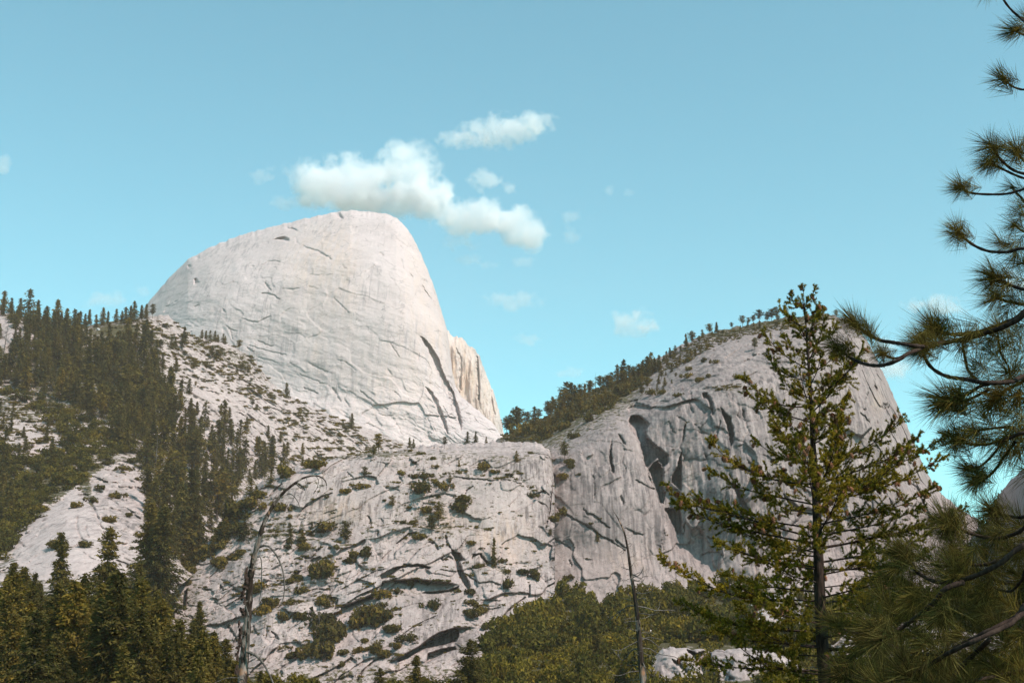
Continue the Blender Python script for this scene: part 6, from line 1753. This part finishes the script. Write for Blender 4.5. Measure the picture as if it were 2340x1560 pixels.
    # long middle bough
    B([(1911, 790), (1925, 803), (1945, 818), (1975, 831), (2010, 835), (2045, 826), (2075, 808), (2105, 797), (2140, 786), (2180, 779), (2230, 768), (2290, 748), (2330, 728), (2370, 705)], 4.0, 10, 8.5, True,
      [(1911, 790, 150, 66), (1911, 790, 110, 55), (1912, 792, 195, 60), (1930, 800, 60, 45), (2200, 775, 170, 80, 'r'), (2200, 780, 230, 75, 'w'), (2210, 770, 60, 66), (2100, 800, 190, 72, 'w'), (2104, 798, 150, 66), (2280, 745, 150, 66, 'w'), (2260, 775, 220, 70, 'r')])
    B([(1949, 735), (1962, 748), (1985, 764), (2010, 777), (2040, 782), (2075, 788), (2110, 792)], 4.2, 6, 8.4, False, [(1949, 735, 135, 70), (1949, 735, 165, 64), (1950, 735, 100, 58), (1948, 738, 195, 50), (1988, 762, 95, 55), (1985, 762, 150, 40)])
    B([(2016, 806), (2030, 815), (2050, 818), (2075, 808)], 3.2, 4, 8.7, False, [(2016, 806, 145, 50), (2016, 806, 100, 50), (2016, 808, 195, 52)])
    B([(2136, 752), (2150, 758), (2180, 764), (2240, 757), (2320, 728), (2360, 712)], 5, 8, 8.9, True, [(2136, 752, 120, 85), (2134, 752, 160, 90), (2136, 754, 190, 80), (2134, 750, 90, 70), (2130, 756, 215, 66)])
    B([(2105, 782), (2140, 785), (2170, 780)], 4, 5, 8.6, False, [(2105, 782, 200, 74), (2105, 782, 160, 76), (2100, 785, 235, 60)])
    B([(2108, 802), (2118, 826), (2135, 845), (2165, 860), (2205, 866), (2250, 874), (2310, 872), (2365, 860)], 4.5, 9, 8.6, True, [(2110, 805, 240, 45), (2220, 862, 215, 60, 'w'), (2240, 830, 110, 66, 'r'), (2300, 850, 150, 74, 'r'), (2320, 840, 60, 70, 'w')])
    B([(2200, 790), (2206, 820), (2212, 845), (2230, 866)], 3.5, 5, 8.8, False, [(2226, 835, 90, 60, 'r')])
    B([(2280, 760), (2285, 800), (2300, 830)], 3, 4, 9.1, False, [(2290, 790, 200, 70, 'w')])
    B([(2168, 915), (2190, 908), (2215, 898), (2240, 882), (2270, 874)], 3.6, 6, 8.5, False, [(2168, 915, 170, 104), (2166, 916, 145, 96), (2168, 916, 205, 96), (2190, 908, 110, 70), (2168, 914, 230, 76)])
    B([(2165, 922), (2190, 922), (2220, 910), (2260, 890)], 3.4, 5, 8.7, False, [(2166, 922, 185, 88)])
    B([(2272, 915), (2300, 890), (2340, 870), (2370, 850)], 4, 7, 8.8, True, [(2272, 915, 190, 84, 'w'), (2268, 918, 220, 86, 'w'), (2272, 915, 250, 80), (2330, 925, 200, 86, 'r'), (2330, 900, 260, 80, 'w')])
    B([(2224, 986), (2245, 982), (2280, 977), (2315, 976), (2326, 990), (2365, 996)], 3, 6, 8.7, True, [(2224, 986, 150, 58), (2222, 986, 190, 60), (2224, 986, 110, 50)])
    B([(2186, 1004), (2205, 1012), (2235, 1016), (2270, 1012), (2310, 1000), (2360, 990)], 3.4, 6, 8.6, True, [(2188, 1003, 125, 72), (2186, 1004, 165, 74), (2188, 1006, 210, 72), (2186, 1004, 85, 66), (2280, 1005, 195, 76, 'w'), (2300, 1000, 240, 80, 'w'), (2250, 1010, 220, 55)])
    B([(2214, 1071), (2235, 1068), (2256, 1052), (2272, 1035), (2290, 1010)], 3, 4.5, 8.8, False, [(2214, 1071, 150, 62), (2214, 1071, 190, 62), (2214, 1073, 225, 54), (2290, 1050, 210, 66, 'w')])
    B([(2234, 1096), (2258, 1088), (2280, 1065), (2296, 1040), (2320, 1010)], 3.4, 5, 8.7, False, [(2234, 1096, 170, 64), (2232, 1096, 205, 72), (2234, 1098, 235, 66), (2234, 1098, 262, 54), (2305, 1030, 230, 66, 'w')])
    B([(2316, 1100 - 60), (2330, 1010), (2365, 1000)], 3.5, 5, 9.0, True, [(2330, 1030, 230, 80, 'w'), (2335, 985, 150, 70, 'w')])
    # dark lower boughs
    B([(2165, 1190), (2190, 1205), (2230, 1222), (2280, 1230), (2330, 1215), (2370, 1200)], 4, 7, 8.3, True, [(2165, 1190, 100, 84), (2160, 1192, 140, 84), (2162, 1195, 180, 76), (2165, 1195, 215, 80), (2165, 1200, 250, 66), (2275, 1222, 200, 66, 'w')])
    B([(2268, 1165), (2290, 1176), (2330, 1182), (2370, 1180)], 4, 6, 8.6, True, [(2268, 1165, 110, 70), (2268, 1165, 150, 72), (2266, 1167, 195, 70), (2268, 1168, 240, 66)])
    B([(2062, 1262), (2085, 1290), (2100, 1310), (2150, 1330), (2220, 1318), (2280, 1290), (2370, 1240)], 4.2, 11, 8.3, True, [(2062, 1262, 120, 72), (2062, 1262, 165, 72), (2064, 1264, 80, 60), (2062, 1264, 205, 62), (2175, 1320, 190, 84, 'r'), (2170, 1290, 150, 72, 'w'), (2200, 1300, 240, 84, 'w')])
    B([(2180, 1270), (2200, 1285), (2240, 1290), (2290, 1280)], 3.5, 5, 8.5, False, [(2180, 1270, 160, 66), (2180, 1270, 120, 60), (2182, 1272, 210, 60)])
    B([(2248, 1350), (2262, 1340), (2280, 1345), (2310, 1350), (2336, 1325), (2365, 1300)], 3, 5, 8.4, True, [(2248, 1350, 100, 70, 'r'), (2248, 1352, 250, 72, 'w'), (2248, 1350, 200, 60, 'w'), (2330, 1260, 240, 74, 'w'), (2310, 1260, 160, 70, 'r')])
    B([(1996, 1440), (2030, 1445), (2062, 1432), (2100, 1405), (2135, 1375), (2160, 1345), (2200, 1330)], 4, 8, 8.4, False, [(1998, 1440, 160, 84), (1998, 1442, 200, 84), (1996, 1444, 230, 76), (2010, 1440, 110, 80), (2090, 1370, 190, 72, 'w'), (2080, 1372, 230, 60)])
    B([(2010, 1460), (2050, 1480), (2100, 1492), (2150, 1492), (2200, 1470), (2260, 1440), (2320, 1410), (2375, 1370)], 4, 9, 8.2, True, [(2012, 1462, 200, 80), (2010, 1465, 240, 84), (2100, 1490, 230, 76, 'w'), (2140, 1420, 250, 84, 'r'), (2160, 1400, 190, 80, 'r'), (2280, 1430, 100, 72, 'w'), (2250, 1400, 160, 66, 'w')])
    B([(1960, 1590), (2010, 1565), (2070, 1545), (2120, 1520), (2170, 1490), (2230, 1462), (2300, 1430), (2375, 1395)], 4, 9.5, 8.0, True, [(2010, 1560, 130, 84, 'w'), (2000, 1560, 170, 84), (2060, 1540, 160, 92, 'w'), (2060, 1500, 120, 80, 'w'), (2110, 1520, 240, 80, 'r'), (2170, 1500, 280, 70, 'w')])
    B([(2170, 1600), (2175, 1560), (2190, 1530), (2230, 1490), (2260, 1462)], 6, 7, 8.1, False, [(2180, 1560, 190, 70, 'w')])
    B([(2120, 1580), (2200, 1560), (2280, 1545), (2375, 1530)], 5, 8, 8.2, True, [(2140, 1570, 150, 84, 'r'), (2210, 1555, 120, 80, 'r'), (2290, 1545, 140, 84, 'r'), (2330, 1520, 100, 80, 'w'), (2250, 1510, 150, 66, 'w')])
    B([(2300, 1440), (2310, 1480), (2320, 1530)], 3, 3, 8.6, False, [(2320, 1500, 260, 80, 'w'), (2305, 1460, 200, 66, 'w')])
    B([(1900, 1420), (1935, 1440), (1975, 1450), (2010, 1460)], 3, 4, 8.6, False, [(1905, 1422, 130, 66), (1905, 1424, 175, 60)])
    B([(1920, 1540), (1960, 1550), (2010, 1562)], 3, 4, 8.4, False, [(1922, 1540, 140, 76, 'w'), (1922, 1542, 190, 70, 'w'), (1925, 1545, 230, 66)])
    # the rest of the crown, unseen at right, put in to shade the boughs
    for q in range(9):
        y0 = -700 + 260 * q
        xs_ = 2420 + 40 * (q % 3)
        bq = B([(xs_, y0), (xs_ + 160, y0 + 60), (xs_ + 330, y0 + 90)], 4, 10, 7.6 + 0.35 * (q % 4), True)
        for w_ in range(7):
            tuft(xs_ + R.uniform(-20, 480), y0 + R.uniform(-110, 150), R.uniform(60, 240), R.uniform(70, 95), R.choice(['w', 'r']), bq, R.uniform(7.0, 9.0))
    for q in range(18):  # extra unseen boughs, added between the sun and the lower boughs to shade them
        z = 2.3 + 0.36 * q
        a_ = -1.35 + 1.25 * ((q * 0.618) % 1.0)
        L = 3.3 - 0.12 * q
        dv = np.array([math.cos(a_), math.sin(a_), 0.12])
        pa = smooth_path([np.array([tx, 9.4, z - 0.2]), np.array([tx, 9.4, z]) + dv * L * 0.5, np.array([tx, 9.4, z + 0.2]) + dv * L], 14)
        s = Soup(); s.tube(pa, np.linspace(0.035, 0.01, 14), 6)
        bq = child('bough', s, M_BARK, root)
        for w_ in range(11):
            j = int(rng.integers(4, 14)); p_ = pa[min(j, 13)] + rng.normal(0, 0.28, 3) * np.array([1, 1, 0.6])
            o = bpy.data.objects.new('needle_tuft', TM['r'][int(rng.integers(0, 4))])
            COL.objects.link(o); o.parent = bq
            o.location = p_ - np.array(root.location)
            o.rotation_euler = (rng.uniform(0, 6.28), rng.uniform(-1, 1), rng.uniform(0, 6.28))
            o.scale = (0.27, 0.27, 0.27)
    # dark inner foliage between the lower boughs
    inner = thing_bough = B([(2230, 1300), (2290, 1330), (2375, 1340)], 4, 7, 9.2, True)
    for (x, y) in darts([(1985, 1300), (2060, 1260), (2180, 1180), (2350, 1190), (2350, 1570), (1960, 1570), (1940, 1480)], 30, 84, 55):
        tuft(x, y, R.uniform(90, 260), R.uniform(60, 84), R.choice(['w', 'r']), inner, R.uniform(8.8, 9.8))
    for (x, y) in darts([(2290, 560), (2350, 560), (2350, 1120), (2290, 1010), (2240, 960), (2250, 880)], 42, 16, 56):
        tuft(x, y, R.uniform(110, 250), R.uniform(60, 80), R.choice(['w', 'r']), inner, R.uniform(9.0, 9.8))
pine()

# ------------------------------------------------------------------ clouds: soft volumes far behind the rocks
def puff_material(seed, dens, cut, m):
    mat = bpy.data.materials.new('cloud_vapour')
    mat.use_nodes = True
    t = mat.node_tree
    t.nodes.clear()
    N = lambda k, **kw: t.nodes.new(k)
    tc = t.nodes.new('ShaderNodeTexCoord')
    ln = t.nodes.new('ShaderNodeVectorMath'); ln.operation = 'LENGTH'
    t.links.new(tc.outputs['Object'], ln.inputs[0])
    geo = t.nodes.new('ShaderNodeNewGeometry')
    nz = t.nodes.new('ShaderNodeTexNoise')
    nz.inputs['Scale'].default_value = 1 / m
    nz.inputs['Detail'].default_value = 6
    nz.inputs['Roughness'].default_value = 0.66
    t.links.new(geo.outputs['Position'], nz.inputs['Vector'])
    def math_(op, a, b):
        x = t.nodes.new('ShaderNodeMath'); x.operation = op
        for s, v in ((x.inputs[0], a), (x.inputs[1], b)):
            if hasattr(v, 'is_linked'): t.links.new(v, s)
            else: s.default_value = v
        return x.outputs[0]
    fall = math_('SUBTRACT', 1.0, ln.outputs['Value'])
    v = math_('ADD', math_('MULTIPLY', fall, 1.25), math_('MULTIPLY', math_('SUBTRACT', nz.outputs['Fac'], 0.5), 3.4))
    mr = t.nodes.new('ShaderNodeMapRange')
    mr.interpolation_type = 'SMOOTHSTEP'
    mr.inputs['From Min'].default_value = cut
    mr.inputs['From Max'].default_value = cut + 0.42
    mr.inputs['To Min'].default_value = 0
    mr.inputs['To Max'].default_value = dens
    t.links.new(v, mr.inputs['Value'])
    edge = t.nodes.new('ShaderNodeMapRange')
    edge.inputs['From Min'].default_value = 0.0
    edge.inputs['From Max'].default_value = 0.15
    t.links.new(fall, edge.inputs['Value'])
    pv = t.nodes.new('ShaderNodeVolumePrincipled')
    pv.inputs['Color'].default_value = (1.0, 0.978, 0.984, 1)
    pv.inputs['Anisotropy'].default_value = 0.0
    t.links.new(math_('MULTIPLY', mr.outputs[0], edge.outputs[0]), pv.inputs['Density'])
    out = t.nodes.new('ShaderNodeOutputMaterial')
    t.links.new(pv.outputs[0], out.inputs['Volume'])
    return mat
def ball(n=12, m=16):
    V = [(0, 0, 1)]
    for i in range(1, n):
        a = math.pi * i / n
        for j in range(m):
            b = 2 * math.pi * j / m
            V.append((math.sin(a) * math.cos(b), math.sin(a) * math.sin(b), math.cos(a)))
    V.append((0, 0, -1))
    f3 = [(0, 1 + j, 1 + (j + 1) % m) for j in range(m)]
    f4 = [(1 + i * m + j, 1 + (i + 1) * m + j, 1 + (i + 1) * m + (j + 1) % m, 1 + i * m + (j + 1) % m) for i in range(n - 2) for j in range(m)]
    l = len(V) - 1
    f3 += [(l, 1 + (n - 2) * m + (j + 1) % m, 1 + (n - 2) * m + j) for j in range(m)]
    return V, f4, f3
YC = 9000.0
KC = YC / FPX
V_DENSE = puff_material(1, 0.0068, 0.20, 140)
V_SOFT = puff_material(2, 0.006, 0.36, 110)
V_THIN = puff_material(3, 0.003, 0.42, 90)
def cloud(label, puffs, mat):
    x0, y0 = puffs[0][:2]
    c = at(x0, y0, YC)
    root = thing('cloud', label, 'cloud', tuple(c))
    for i, (x, y, rx, ry) in enumerate(puffs):
        me = mesh_from('puff', *ball())
        o = link('puff', me, mat, root)
        p = at(x, y, YC + (i % 3 - 1) * 40)
        o.location = p - c
        o.scale = (rx * KC * 1.25, 0.36 * (rx + ry) * KC * 1.25, ry * KC * 1.25)
cloud('large white cloud resting just above the dome summit', [(800, 425, 130, 72), (930, 395, 78, 80), (890, 455, 150, 46), (985, 440, 60, 50), (735, 425, 66, 55)], V_DENSE)
cloud('long white cloud sloping down right of the dome summit', [(1090, 500, 105, 48), (1180, 520, 75, 52), (1010, 478, 70, 34), (1215, 545, 36, 34)], V_DENSE)
cloud('thin white cloud highest above the others', [(1150, 300, 110, 44), (1215, 280, 66, 28), (1060, 318, 70, 24)], V_SOFT)
cloud('small puffy cloud above the long sloping cloud', [(1110, 412, 48, 30), (1165, 430, 26, 20)], V_SOFT)
cloud('small hooked wisp left of the large cloud', [(595, 402, 32, 26), (615, 385, 16, 14)], V_THIN)
cloud('faint veil at the left end of the large cloud', [(690, 395, 55, 40), (660, 465, 60, 22)], V_THIN)
cloud('faint wisp right of the long sloping cloud', [(1305, 535, 30, 26), (1310, 495, 40, 18)], V_THIN)
cloud('small white cloud above the shoulder of the right wall', [(1445, 735, 60, 36), (1490, 748, 40, 16)], V_SOFT)
cloud('white cloud cut by the left picture edge', [(5, 375, 24, 26)], V_SOFT)
cloud('faint cloud under the long sloping cloud', [(1055, 556, 52, 22), (1070, 595, 44, 18)], V_THIN)
cloud('faint smear right of the dome flank', [(1170, 688, 80, 28), (1205, 775, 40, 18)], V_THIN)
cloud('faint smear low over the left ridge', [(240, 686, 70, 22), (320, 665, 26, 14)], V_THIN)
cloud('white cloud seen left of the upper pine boughs', [(2150, 697, 70, 28), (2090, 700, 40, 20)], V_SOFT)
cloud('white cloud right of the right wall behind the pine bough', [(2045, 840, 56, 34), (2020, 800, 40, 40)], V_SOFT)
cloud('white cloud by the right edge between pine tufts', [(2325, 645, 50, 40)], V_SOFT)

# ------------------------------------------------------------------ thin summer haze in the valley air
def haze():
    x, y0, y1, z0, z1 = 4200, -120, 4300, -20, 1250
    V = [(-x, y0, z0), (x, y0, z0), (x, y1, z0), (-x, y1, z0), (-x, y0, z1), (x, y0, z1), (x, y1, z1), (-x, y1, z1)]
    F = [(0, 3, 2, 1), (4, 5, 6, 7), (0, 1, 5, 4), (1, 2, 6, 5), (2, 3, 7, 6), (3, 0, 4, 7)]
    mat = bpy.data.materials.new('thin_haze')
    mat.use_nodes = True
    t = mat.node_tree
    t.nodes.clear()
    pv = t.nodes.new('ShaderNodeVolumePrincipled')
    pv.inputs['Color'].default_value = (1.0, 0.82, 0.74, 1)
    pv.inputs['Density'].default_value = 0.00006
    o = t.nodes.new('ShaderNodeOutputMaterial')
    t.links.new(pv.outputs[0], o.inputs['Volume'])
    tag(link('haze', mesh_from('haze', V, F), mat), 'thin pale haze in the valley air', 'haze', None, 'stuff')
haze()

cloud('pair of tiny faint wisps high right of the long cloud', [(1395, 435, 22, 14), (1435, 440, 18, 14)], V_THIN)
cloud('faint shred under the faint cloud right of the summit', [(1195, 600, 36, 16), (1120, 605, 30, 14)], V_THIN)
cloud('faint low smear between dome and right wall', [(1300, 850, 50, 16)], V_THIN)
